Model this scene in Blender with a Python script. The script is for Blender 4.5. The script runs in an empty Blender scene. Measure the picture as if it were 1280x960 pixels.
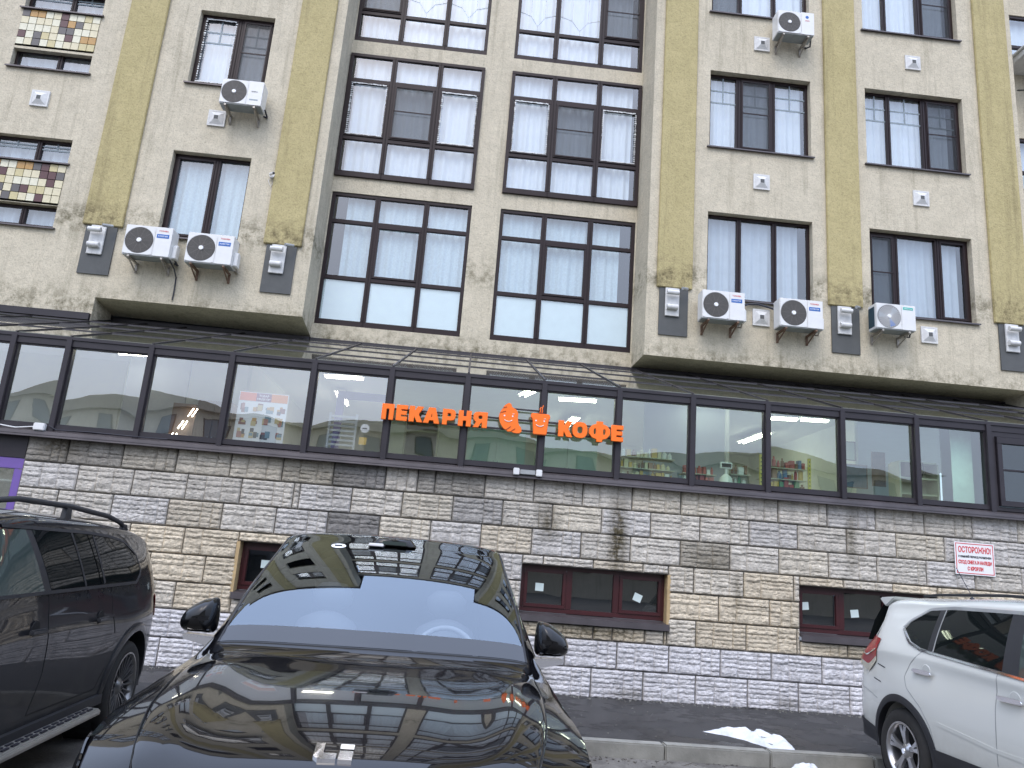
import bpy, bmesh, math, random
import numpy as np
from mathutils import Matrix, Vector, noise
random.seed(7); RND = random.Random(11)
scn = bpy.context.scene
C = scn.collection
R = math.radians

# ------------------------------------------------------------------ camera
def rotm(yaw, pitch, roll):
    return Matrix.Rotation(yaw, 3, 'Z') @ Matrix.Rotation(pitch, 3, 'X') @ Matrix.Rotation(roll, 3, 'Y')
cd = bpy.data.cameras.new('camera'); cam = bpy.data.objects.new('camera', cd); C.objects.link(cam)
cd.sensor_width = 36; cd.lens = 27.0; cd.clip_start = .05; cd.clip_end = 600
M3 = rotm(R(-3.26), R(13.4), R(-4.5)) @ Matrix.Rotation(R(90), 3, 'X')
cam.matrix_world = Matrix.Translation((0, -10.2, 1.62)) @ M3.to_4x4()
scn.camera = cam

# ------------------------------------------------------------------ world, sun, exposure
SUN_EL, SUN_AZ = R(52), R(200)
w = bpy.data.worlds.new('World'); scn.world = w; w.use_nodes = True
nt = w.node_tree; nt.nodes.clear()
sky = nt.nodes.new('ShaderNodeTexSky'); sky.sky_type = 'NISHITA'; sky.sun_disc = False
sky.sun_elevation = SUN_EL; sky.sun_rotation = SUN_AZ; sky.air_density = 1.6; sky.dust_density = 4.0; sky.ozone_density = 1.5
mixc = nt.nodes.new('ShaderNodeMix'); mixc.data_type = 'RGBA'; mixc.inputs[0].default_value = .62
mixc.inputs[7].default_value = (7.8, 9.1, 12.3, 1)
# thin overcast: the cloud sheet is a little brighter overhead and mottled
tc = nt.nodes.new('ShaderNodeTexCoord'); nz = nt.nodes.new('ShaderNodeTexNoise'); nz.inputs['Scale'].default_value = 2.2
nz.inputs['Detail'].default_value = 4
mr = nt.nodes.new('ShaderNodeMapRange'); mr.inputs[3].default_value = .86; mr.inputs[4].default_value = 1.14
vm = nt.nodes.new('ShaderNodeVectorMath'); vm.operation = 'SCALE'
bg = nt.nodes.new('ShaderNodeBackground'); bg.inputs[1].default_value = .15
wo = nt.nodes.new('ShaderNodeOutputWorld')
nt.links.new(tc.outputs['Generated'], nz.inputs['Vector'])
nt.links.new(nz.outputs[0], mr.inputs[0]); nt.links.new(sky.outputs[0], mixc.inputs[6])
# overcast sheet: the zenith is about three times as bright as the horizon (CIE overcast sky)
sxw = nt.nodes.new('ShaderNodeSeparateXYZ'); nt.links.new(tc.outputs['Generated'], sxw.inputs[0])
gr_ = nt.nodes.new('ShaderNodeMapRange'); gr_.inputs[1].default_value = 0; gr_.inputs[2].default_value = 1; gr_.inputs[3].default_value = .85; gr_.inputs[4].default_value = 2.8; nt.links.new(sxw.outputs[2], gr_.inputs[0])
vm2 = nt.nodes.new('ShaderNodeVectorMath'); vm2.operation = 'SCALE'; nt.links.new(mixc.outputs[2], vm2.inputs[0]); nt.links.new(gr_.outputs[0], vm2.inputs['Scale'])
nt.links.new(vm2.outputs[0], vm.inputs[0]); nt.links.new(mr.outputs[0], vm.inputs['Scale'])
nt.links.new(vm.outputs[0], bg.inputs[0]); nt.links.new(bg.outputs[0], wo.inputs[0])
sl = bpy.data.lights.new('sun', 'SUN'); sl.energy = .7; sl.angle = R(25); sl.color = (1, .95, .86)
so = bpy.data.objects.new('sun', sl); C.objects.link(so)
sd = Vector((math.sin(SUN_AZ) * math.cos(SUN_EL), math.cos(SUN_AZ) * math.cos(SUN_EL), math.sin(SUN_EL)))
so.rotation_euler = sd.to_track_quat('Z', 'Y').to_euler(); so.location = (0, -20, 30)
vs = scn.view_settings; vs.view_transform = 'Standard'; vs.look = 'None'; vs.exposure = -0.2; vs.gamma = 1
scn.cycles.use_denoising = True; scn.cycles.max_bounces = 8; scn.cycles.transparent_max_bounces = 12
scn.cycles.caustics_reflective = False; scn.cycles.caustics_refractive = False
scn.cycles.sample_clamp_indirect = 6

# ------------------------------------------------------------------ helpers
class MB:
    def __init__(s): s.v = []; s.f = []; s.m = []
    def quad(s, *p, m=0):
        n = len(s.v); s.v += [tuple(q) for q in p]; s.f.append(tuple(range(n, n + len(p)))); s.m.append(m); return s
    def box(s, x0, x1, y0, y1, z0, z1, m=0):
        if x1 < x0: x0, x1 = x1, x0
        if y1 < y0: y0, y1 = y1, y0
        if z1 < z0: z0, z1 = z1, z0
        n = len(s.v)
        s.v += [(x0, y0, z0), (x1, y0, z0), (x1, y1, z0), (x0, y1, z0), (x0, y0, z1), (x1, y0, z1), (x1, y1, z1), (x0, y1, z1)]
        for q in ((0, 3, 2, 1), (4, 5, 6, 7), (0, 1, 5, 4), (1, 2, 6, 5), (2, 3, 7, 6), (3, 0, 4, 7)):
            s.f.append(tuple(n + k for k in q)); s.m.append(m)
        return s
    def tube(s, pts, r, seg=8, m=0, cap=True):
        pts = [Vector(p) for p in pts]; n0 = len(s.v); k = len(pts)
        for i, p in enumerate(pts):
            t = (pts[min(i + 1, k - 1)] - pts[max(i - 1, 0)]).normalized()
            a = t.orthogonal().normalized() if i == 0 else (a - t * a.dot(t)).normalized()
            b = t.cross(a); rr = r[i] if isinstance(r, (list, tuple)) else r
            for j in range(seg):
                th = 2 * math.pi * j / seg
                s.v.append(tuple(p + (a * math.cos(th) + b * math.sin(th)) * rr))
        for i in range(k - 1):
            for j in range(seg):
                j2 = (j + 1) % seg
                s.f.append((n0 + i * seg + j, n0 + i * seg + j2, n0 + (i + 1) * seg + j2, n0 + (i + 1) * seg + j)); s.m.append(m)
        if cap:
            s.f.append(tuple(n0 + j for j in range(seg))[::-1]); s.m.append(m)
            s.f.append(tuple(n0 + (k - 1) * seg + j for j in range(seg))); s.m.append(m)
        return s
    def lathe(s, prof, seg=32, c=(0, 0, 0), axis='y', m=0, a0=0, a1=2 * math.pi, squash=1):
        n0 = len(s.v); full = abs(a1 - a0 - 2 * math.pi) < 1e-6; ns = seg if full else seg + 1; k = len(prof)
        for j in range(ns):
            th = a0 + (a1 - a0) * j / seg
            for (r, h) in prof:
                u, v = r * math.cos(th), r * math.sin(th)
                s.v.append({'y': (c[0] + u, c[1] + h, c[2] + v), 'z': (c[0] + u, c[1] + v * squash, c[2] + h), 'x': (c[0] + h, c[1] + u, c[2] + v)}[axis])
        for j in range(seg):
            j2 = (j + 1) % ns
            for i in range(k - 1):
                s.f.append((n0 + j * k + i, n0 + j2 * k + i, n0 + j2 * k + i + 1, n0 + j * k + i + 1)); s.m.append(m)
        return s
    def prism(s, outline, y0, y1, m=0, axis='y', mside=None):
        n = len(s.v); k = len(outline)
        for h in (y0, y1):
            for (a, b) in outline:
                s.v.append((a, h, b) if axis == 'y' else ((h, a, b) if axis == 'x' else (a, b, h)))
        s.f.append(tuple(range(n, n + k))); s.m.append(m); s.f.append(tuple(range(n + 2 * k - 1, n + k - 1, -1))); s.m.append(m)
        for i in range(k):
            j = (i + 1) % k; s.f.append((n + i, n + k + i, n + k + j, n + j)); s.m.append(m if mside is None else mside)
        return s
    def grid(s, P, m=0, close=False):
        n = len(s.v); a = len(P); b = len(P[0])
        for row in P: s.v += [tuple(q) for q in row]
        for i in range(a - 1):
            for j in range(b - 1):
                s.f.append((n + i * b + j, n + i * b + j + 1, n + (i + 1) * b + j + 1, n + (i + 1) * b + j)); s.m.append(m)
        return s
    def mesh(s, name, mats, smooth=False, bevel=0, recalc=True):
        me = bpy.data.meshes.new(name); me.from_pydata(s.v, [], s.f)
        if not isinstance(mats, (list, tuple)): mats = [mats]
        for mt in mats: me.materials.append(mt)
        me.polygons.foreach_set('material_index', s.m)
        if recalc or bevel:
            bm = bmesh.new(); bm.from_mesh(me)
            if recalc: bmesh.ops.recalc_face_normals(bm, faces=bm.faces)
            if bevel:
                ed = [e for e in bm.edges if len(e.link_faces) == 2 and e.calc_face_angle(0) > R(30)]
                bmesh.ops.bevel(bm, geom=ed, offset=bevel, segments=2, affect='EDGES', clamp_overlap=True)
            bm.to_mesh(me); bm.free()
        if smooth:
            me.polygons.foreach_set('use_smooth', [True] * len(me.polygons))
            try: me.set_sharp_from_angle(angle=R(smooth if smooth > 1 else 35))
            except Exception: pass
        me.update(); return me
    def build(s, name, mats, parent=None, **k):
        return obj(name, s.mesh(name, mats, **k), parent)

def obj(name, me, parent=None, loc=(0, 0, 0), rz=0):
    o = bpy.data.objects.new(name, me); C.objects.link(o); o.location = loc
    if rz: o.rotation_euler = (0, 0, rz)
    if parent: o.parent = parent
    return o
def tag(o, label=None, cat=None, group=None, kind=None):
    if label: o['label'] = label
    if cat: o['category'] = cat
    if group: o['group'] = group
    if kind: o['kind'] = kind
    return o
def thing(name, label, cat, loc=(0, 0, 0), rz=0, group=None):
    o = bpy.data.objects.new(name, None); C.objects.link(o); o.location = loc; o.rotation_euler = (0, 0, rz); o.empty_display_size = .2
    return tag(o, label, cat, group)
def copy_tree(o, parent=None):
    c = o.copy(); C.objects.link(c)
    if parent: c.parent = parent
    for ch in list(o.children): copy_tree(ch, c)
    return c

# ------------------------------------------------------------------ materials
MATS = {}
def nodes(name):
    m = bpy.data.materials.new(name); m.use_nodes = True; t = m.node_tree; b = t.nodes['Principled BSDF']; MATS[name] = m
    return m, t, b
def N(t, typ, **k):
    n = t.nodes.new(typ)
    for a, v in k.items():
        if a in n.inputs: n.inputs[a].default_value = v
        else: setattr(n, a, v)
    return n
def simple(name, col, rough=.6, metal=0, bump=0, bscale=40, vary=.12, coat=0, vscale=6, spec=None):
    """plain surface with colour mottling and fine relief"""
    m, t, b = nodes(name); L = t.links.new
    b.inputs['Roughness'].default_value = rough; b.inputs['Metallic'].default_value = metal
    b.inputs['Coat Weight'].default_value = coat; b.inputs['Coat Roughness'].default_value = .03
    if spec is not None: b.inputs['Specular IOR Level'].default_value = spec
    tcn = N(t, 'ShaderNodeTexCoord')
    n1 = N(t, 'ShaderNodeTexNoise', Scale=vscale, Detail=5, Roughness=.6)
    L(tcn.outputs['Object'], n1.inputs['Vector'])
    rp = N(t, 'ShaderNodeMapRange'); rp.inputs[1].default_value = .25; rp.inputs[2].default_value = .75
    rp.inputs[3].default_value = 1 - vary; rp.inputs[4].default_value = 1 + vary
    L(n1.outputs[0], rp.inputs[0])
    v = N(t, 'ShaderNodeVectorMath', operation='SCALE'); v.inputs[0].default_value = col[:3]
    L(rp.outputs[0], v.inputs['Scale']); L(v.outputs[0], b.inputs['Base Color'])
    if bump:
        n2 = N(t, 'ShaderNodeTexNoise', Scale=bscale, Detail=6, Roughness=.65); L(tcn.outputs['Object'], n2.inputs['Vector'])
        bp = N(t, 'ShaderNodeBump', Strength=bump, Distance=.01); L(n2.outputs[0], bp.inputs['Height']); L(bp.outputs[0], b.inputs['Normal'])
    return m
def plain(name, col, rough=.5, metal=0, coat=0, emit=0):
    m, t, b = nodes(name); b.inputs['Base Color'].default_value = (*col, 1); b.inputs['Roughness'].default_value = rough
    b.inputs['Metallic'].default_value = metal; b.inputs['Coat Weight'].default_value = coat
    if emit: b.inputs['Emission Color'].default_value = (*col, 1); b.inputs['Emission Strength'].default_value = emit
    return m
def glass(name, tint, base=.06, boost=1.0, rough=0.0, wav=0.0, gcol=(1, 1, 1)):
    """thin pane: a mirror share that grows towards grazing, the rest tinted and clear"""
    m = bpy.data.materials.new(name); m.use_nodes = True; t = m.node_tree; t.nodes.clear(); L = t.links.new; MATS[name] = m
    lw = N(t, 'ShaderNodeLayerWeight', Blend=.5); pw = N(t, 'ShaderNodeMath', operation='POWER'); pw.inputs[1].default_value = 4.0
    gl = N(t, 'ShaderNodeBsdfGlossy', Roughness=rough, Color=(*gcol, 1)); tr = N(t, 'ShaderNodeBsdfTransparent', Color=(*tint, 1))
    mx = N(t, 'ShaderNodeMixShader'); out = N(t, 'ShaderNodeOutputMaterial')
    ma = N(t, 'ShaderNodeMath', operation='MULTIPLY_ADD'); ma.inputs[1].default_value = boost; ma.inputs[2].default_value = base; ma.use_clamp = True
    L(lw.outputs['Facing'], pw.inputs[0]); L(pw.outputs[0], ma.inputs[0]); L(ma.outputs[0], mx.inputs[0]); L(tr.outputs[0], mx.inputs[1]); L(gl.outputs[0], mx.inputs[2]); L(mx.outputs[0], out.inputs[0])
    if wav:
        tcn = N(t, 'ShaderNodeTexCoord'); n2 = N(t, 'ShaderNodeTexNoise', Scale=1.3, Detail=1.0); L(tcn.outputs['Object'], n2.inputs['Vector'])
        bp = N(t, 'ShaderNodeBump', Strength=wav, Distance=.02); L(n2.outputs[0], bp.inputs['Height']); L(bp.outputs[0], gl.inputs['Normal'])
    return m

def stucco(name, ca, cb, dirt, moss=0.0):
    """fur-coat plaster: pitted grain, cloudy mottling, rain streaks, grime in its own patches"""
    m, t, b = nodes(name); L = t.links.new
    g = N(t, 'ShaderNodeNewGeometry'); b.inputs['Roughness'].default_value = .95; b.inputs['Specular IOR Level'].default_value = .2
    n1 = N(t, 'ShaderNodeTexNoise', Scale=2.3, Detail=6, Roughness=.62); L(g.outputs['Position'], n1.inputs['Vector'])
    r1 = N(t, 'ShaderNodeMapRange'); r1.inputs[1].default_value = .3; r1.inputs[2].default_value = .7; L(n1.outputs[0], r1.inputs[0])
    mx = N(t, 'ShaderNodeMix', data_type='RGBA'); mx.inputs[6].default_value = (*ca, 1); mx.inputs[7].default_value = (*cb, 1); L(r1.outputs[0], mx.inputs[0])
    # pits
    n2 = N(t, 'ShaderNodeTexNoise', Scale=34, Detail=4, Roughness=.7); L(g.outputs['Position'], n2.inputs['Vector'])
    r2 = N(t, 'ShaderNodeMapRange'); r2.inputs[1].default_value = .32; r2.inputs[2].default_value = .5; r2.inputs[3].default_value = .74; r2.inputs[4].default_value = 1.04; L(n2.outputs[0], r2.inputs[0])
    n2b = N(t, 'ShaderNodeTexNoise', Scale=11, Detail=5, Roughness=.7); L(g.outputs['Position'], n2b.inputs['Vector'])
    r2b = N(t, 'ShaderNodeMapRange'); r2b.inputs[1].default_value = .3; r2b.inputs[2].default_value = .62; r2b.inputs[3].default_value = .90; r2b.inputs[4].default_value = 1.05; L(n2b.outputs[0], r2b.inputs[0])
    mm = N(t, 'ShaderNodeMath', operation='MULTIPLY'); L(r2.outputs[0], mm.inputs[0]); L(r2b.outputs[0], mm.inputs[1])
    v = N(t, 'ShaderNodeVectorMath', operation='SCALE'); L(mx.outputs[2], v.inputs[0]); L(mm.outputs[0], v.inputs['Scale'])
    # rain streaks, stretched along z
    mp = N(t, 'ShaderNodeMapping'); mp.inputs['Scale'].default_value = (5.5, 5.5, .35); L(g.outputs['Position'], mp.inputs['Vector'])
    n3 = N(t, 'ShaderNodeTexNoise', Scale=1.0, Detail=6, Roughness=.7); L(mp.outputs[0], n3.inputs['Vector'])
    r3 = N(t, 'ShaderNodeMapRange'); r3.inputs[1].default_value = .52; r3.inputs[2].default_value = .78; r3.inputs[3].default_value = 0; r3.inputs[4].default_value = .5; L(n3.outputs[0], r3.inputs[0])
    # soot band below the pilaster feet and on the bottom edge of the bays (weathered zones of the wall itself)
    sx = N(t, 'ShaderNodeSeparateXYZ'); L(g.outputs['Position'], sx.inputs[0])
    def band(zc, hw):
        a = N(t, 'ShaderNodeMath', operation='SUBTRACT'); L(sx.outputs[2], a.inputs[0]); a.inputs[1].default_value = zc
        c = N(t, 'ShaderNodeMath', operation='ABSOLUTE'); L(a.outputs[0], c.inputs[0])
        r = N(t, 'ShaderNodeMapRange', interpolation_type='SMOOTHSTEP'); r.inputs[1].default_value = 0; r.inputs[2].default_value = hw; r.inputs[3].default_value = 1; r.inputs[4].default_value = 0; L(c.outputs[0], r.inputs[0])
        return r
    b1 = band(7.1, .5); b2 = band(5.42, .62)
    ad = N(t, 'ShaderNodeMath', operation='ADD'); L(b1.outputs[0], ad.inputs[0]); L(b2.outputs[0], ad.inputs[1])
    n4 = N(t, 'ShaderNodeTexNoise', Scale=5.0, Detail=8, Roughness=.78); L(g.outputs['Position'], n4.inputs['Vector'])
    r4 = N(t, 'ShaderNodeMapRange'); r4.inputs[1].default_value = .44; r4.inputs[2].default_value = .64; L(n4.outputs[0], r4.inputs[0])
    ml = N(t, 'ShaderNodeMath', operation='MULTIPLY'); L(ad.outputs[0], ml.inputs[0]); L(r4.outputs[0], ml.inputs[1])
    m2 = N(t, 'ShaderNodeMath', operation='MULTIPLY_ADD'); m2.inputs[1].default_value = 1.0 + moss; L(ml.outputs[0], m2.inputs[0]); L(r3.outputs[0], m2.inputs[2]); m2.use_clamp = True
    mx2 = N(t, 'ShaderNodeMix', data_type='RGBA'); mx2.inputs[7].default_value = (*dirt, 1); L(m2.outputs[0], mx2.inputs[0]); L(v.outputs[0], mx2.inputs[6])
    L(mx2.outputs[2], b.inputs['Base Color'])
    bp = N(t, 'ShaderNodeBump', Strength=.55, Distance=.012); L(n2.outputs[0], bp.inputs['Height'])
    bp2 = N(t, 'ShaderNodeBump', Strength=.4, Distance=.03); L(n2b.outputs[0], bp2.inputs['Height']); L(bp.outputs[0], bp2.inputs['Normal']); L(bp2.outputs[0], b.inputs['Normal'])
    return m

M_CREAM = stucco('cream_stucco', (.60, .54, .42), (.51, .46, .355), (.15, .135, .085))
M_SOFF = stucco('soffit_stucco', (.60, .55, .43), (.52, .47, .36), (.22, .20, .13), -.8)
M_YEL = stucco('yellow_stucco', (.475, .405, .215), (.41, .35, .18), (.16, .13, .07), .1)
M_FRAME = simple('brown_window_frame', (.020, .0105, .011), .42, vary=.1, spec=.28)
M_DARKM = simple('dark_anodised_metal', (.030, .026, .031), .42, spec=.35, metal=.0, vary=.18, vscale=3, bump=.05, bscale=8)
M_SILL = simple('dark_sill_metal', (.075, .065, .068), .42, metal=.3, vary=.25, vscale=3, bump=.1, bscale=14)
M_GPANEL = simple('grey_slate_panel', (.088, .092, .092), .75, bump=.2, bscale=60)
M_WHITEP = simple('white_plaster_moulding', (.62, .62, .61), .75, bump=.15, vary=.14, vscale=14)
M_CURT = simple('sheer_curtain', (.66, .71, .75), .9, vary=.05)
M_CURT2 = simple('patterned_sheer_curtain', (.52, .63, .67), .9, vary=.14, vscale=26)
M_CURTT = simple('tinted_sheer_curtain', (.47, .53, .58), .9, vary=.08)
M_FILM = simple('milky_window_film', (.70, .81, .80), .5, vary=.04)
M_SCREEN = glass('insect_screen_mesh', (.50, .51, .52), base=.03, boost=.05, rough=.5)
M_GLASS = glass('window_glass', (.88, .92, .94), base=.16, boost=.9, wav=.1)
M_PLEAD = plain('white_glazing_bar', (.7, .72, .72), .5)
M_GREYBAR = plain('grey_glazing_bar', (.24, .29, .32), .5)
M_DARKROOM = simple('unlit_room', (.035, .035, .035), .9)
M_SHOPG = glass('clear_shop_glass', (.92, .95, .94), base=.30, wav=.14)
M_SHOPGG = glass('green_shop_glass', (.78, .94, .84), base=.22, wav=.16)
M_ROOFG = simple('dark_roof_glass', (.13, .135, .105), .06, vary=.4, coat=1, vscale=3)
M_GRAYP = simple('grey_casting', (.33, .34, .34), .5, metal=.3, vary=.15)
M_ACW = simple('white_ac_casing', (.70, .70, .69), .35, vary=.05, vscale=8)
M_ACB = simple('white_ac_underside', (.28, .31, .33), .4, metal=.4, vary=.2)
M_ACG = simple('dark_fan_grille', (.15, .14, .13), .5, vary=.15)
M_ACD = plain('fan_recess_black', (.05, .046, .042), .7)
M_RED = plain('red_print', (.62, .05, .06), .5)
M_BLUE = plain('blue_label', (.015, .12, .42), .4)
M_TEAL = plain('teal_label', (.0, .42, .34), .4)
M_WHITE = plain('white_print', (.8, .8, .8), .5)
M_BLACKP = plain('black_print', (.02, .02, .03), .5)
M_RUST = simple('galvanised_bracket', (.36, .33, .29), .5, metal=.5, vary=.3, vscale=20)
M_ORANGE = plain('orange_sign_plastic', (.98, .175, .004), .45)
M_PURPLE = simple('purple_painted_frame', (.16, .095, .34), .4, vary=.1)
M_MAROON = simple('maroon_window_frame', (.048, .009, .011), .35, vary=.2, vscale=5)
M_TIMBER = simple('raw_timber_lining', (.46, .33, .17), .8, bump=.3, vary=.25, vscale=9)
M_ASPH = None
# ------------------------------------------------------------------ ground, road, pavement
def ground_mat(name, c0, c1, wet, scale=3.0, grain=.5, rough=.9):
    m, t, b = nodes(name); L = t.links.new
    g = N(t, 'ShaderNodeNewGeometry')
    n1 = N(t, 'ShaderNodeTexNoise', Scale=scale * .5, Detail=6, Roughness=.6); L(g.outputs['Position'], n1.inputs['Vector'])
    r1 = N(t, 'ShaderNodeMapRange'); r1.inputs[1].default_value = .46; r1.inputs[2].default_value = .54; L(n1.outputs[0], r1.inputs[0])
    n2 = N(t, 'ShaderNodeTexNoise', Scale=60, Detail=4, Roughness=.8); L(g.outputs['Position'], n2.inputs['Vector'])
    r2 = N(t, 'ShaderNodeMapRange'); r2.inputs[1].default_value = .3; r2.inputs[2].default_value = .75; r2.inputs[3].default_value = .6; r2.inputs[4].default_value = 1.5; L(n2.outputs[0], r2.inputs[0])
    mx = N(t, 'ShaderNodeMix', data_type='RGBA'); mx.inputs[6].default_value = (*c0, 1); mx.inputs[7].default_value = (*c1, 1); L(r1.outputs[0], mx.inputs[0])
    v = N(t, 'ShaderNodeVectorMath', operation='SCALE'); L(mx.outputs[2], v.inputs[0]); L(r2.outputs[0], v.inputs['Scale']); L(v.outputs[0], b.inputs['Base Color'])
    r3 = N(t, 'ShaderNodeMapRange'); r3.inputs[3].default_value = rough; r3.inputs[4].default_value = wet; L(r1.outputs[0], r3.inputs[0]); L(r3.outputs[0], b.inputs['Roughness'])
    bp = N(t, 'ShaderNodeBump', Strength=grain, Distance=.006); L(n2.outputs[0], bp.inputs['Height']); L(bp.outputs[0], b.inputs['Normal'])
    return m
M_ASPH = ground_mat('damp_asphalt', (.040, .038, .037), (.011, .011, .012), .32)
M_ROAD = ground_mat('worn_asphalt', (.15, .14, .125), (.10, .092, .082), .8, scale=5)
M_KERB = simple('concrete_kerb', (.235, .23, .205), .9, bump=.3, vary=.3, vscale=5, bscale=50)
M_SNOW = simple('old_snow', (.62, .64, .67), .7, bump=1, bscale=30, vary=.16, vscale=12)

tag(MB().quad((-300, -300, -.004), (300, -300, -.004), (300, 300, -.004), (-300, 300, -.004)).build('ground', M_ROAD), kind='structure')
rd = MB()
xs = np.linspace(-30, 30, 40); ys = np.linspace(-32, -2.6, 30)
rd.grid([[(x, y, .012 * noise.noise(Vector((x * .5, y * .5, 0))) + .004) for y in ys] for x in xs])
tag(rd.build('road', M_ROAD, smooth=60), kind='structure')
pv = MB(); ys = np.concatenate([np.linspace(-2.52, -.2, 16), [0.04]])
xs = np.linspace(-14, 14, 130)
pv.grid([[(x, y, .118 + .012 * noise.noise(Vector((x * 1.1, y * 1.4, 3))) + (.012 * max(0, noise.noise(Vector((x * 7, 1, 3)))) if y > -.1 else 0)) for y in ys] for x in xs])
tag(pv.build('pavement', M_ASPH, smooth=60), kind='structure')

kerb = thing('kerb', 'low grey concrete kerb along the dark pavement in front of the stone wall', 'kerb', (0, -2.6, 0))
kb = MB().box(-.495, .495, -.075, .075, -.02, .142); kme = kb.mesh('kerb_stone', M_KERB, bevel=.012)
for i, x in enumerate(np.arange(-8.4, 9.2, 1.0)):
    o = obj('kerb_stone', kme, kerb, (x + .0, RND.uniform(-.006, .006), RND.uniform(-.006, .006))); o.rotation_euler = (0, RND.uniform(-.004, .004), RND.uniform(-.004, .004))

def snow(name, label, pts, z, h, seed):
    b = MB(); n = 26; cx = sum(p[0] for p in pts) / len(pts); cy = sum(p[1] for p in pts) / len(pts)
    rings = []
    for k in range(17):
        f = k / 16.0; row = []
        for i in range(len(pts) * 6):
            a = i / 6.0; p = pts[int(a) % len(pts)]; q = pts[(int(a) + 1) % len(pts)]; u = a - int(a)
            x = p[0] * (1 - u) + q[0] * u; y = p[1] * (1 - u) + q[1] * u
            x = cx + (x - cx) * (1 - f); y = cy + (y - cy) * (1 - f)
            nn = noise.noise(Vector((x * 9, y * 9, seed)))
            x += .03 * nn * (1 - f); row.append((x, y, z + h * (1 - (1 - f) ** 2.2) * (.62 + 1.5 * max(-.4, noise.noise(Vector((x * 5, y * 5, seed + 5))))) + .012 * noise.noise(Vector((x * 28, y * 28, seed))) * min(1, f * 4)))
        row.append(row[0]); rings.append(row)
    b.grid(rings); o = b.build(name, M_SNOW, smooth=60); tag(o, label, 'snow patch')
snow('snow_patch', 'dirty white snow heap with a peak on the dark pavement by the kerb', [(2.72, -1.78), (3.0, -1.66), (3.28, -1.68), (3.42, -1.55), (3.5, -1.8), (3.52, -2.2), (3.42, -2.5), (3.22, -2.42), (3.1, -2.15), (2.95, -1.95)], .115, .10, 3)
snow('snow_patch', 'small white snow lump on the road against the kerb', [(3.18, -2.70), (3.42, -2.69), (3.55, -2.75), (3.5, -3.0), (3.3, -3.05), (3.15, -2.9)], .0, .07, 9)

def grit(name, n, xr, yf, z, seed, mat, smax):
    r = random.Random(seed); b = MB()
    for _ in range(n):
        x = r.uniform(*xr); y = yf(r); s = r.uniform(.004, smax); a = r.uniform(0, 3)
        b.prism([(x + s * math.cos(a + q * 1.6) * r.uniform(.6, 1.2), y + s * math.sin(a + q * 1.6) * r.uniform(.6, 1.2)) for q in range(4)], z, z + s * .9, axis='z')
    tag(b.build(name, mat), kind='stuff')
grit('kerb_grit', 900, (-8, 9), lambda r: -2.69 - abs(r.gauss(0, .10)), .004, 1, M_ROAD, .016)
grit('wall_foot_grit', 700, (-5.5, 9), lambda r: -.06 - abs(r.gauss(0, .09)), .122, 2, M_KERB, .012)
grit('pavement_grit', 260, (-5.5, 9), lambda r: r.uniform(-2.4, -.1), .124, 3, M_KERB, .009)
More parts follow.
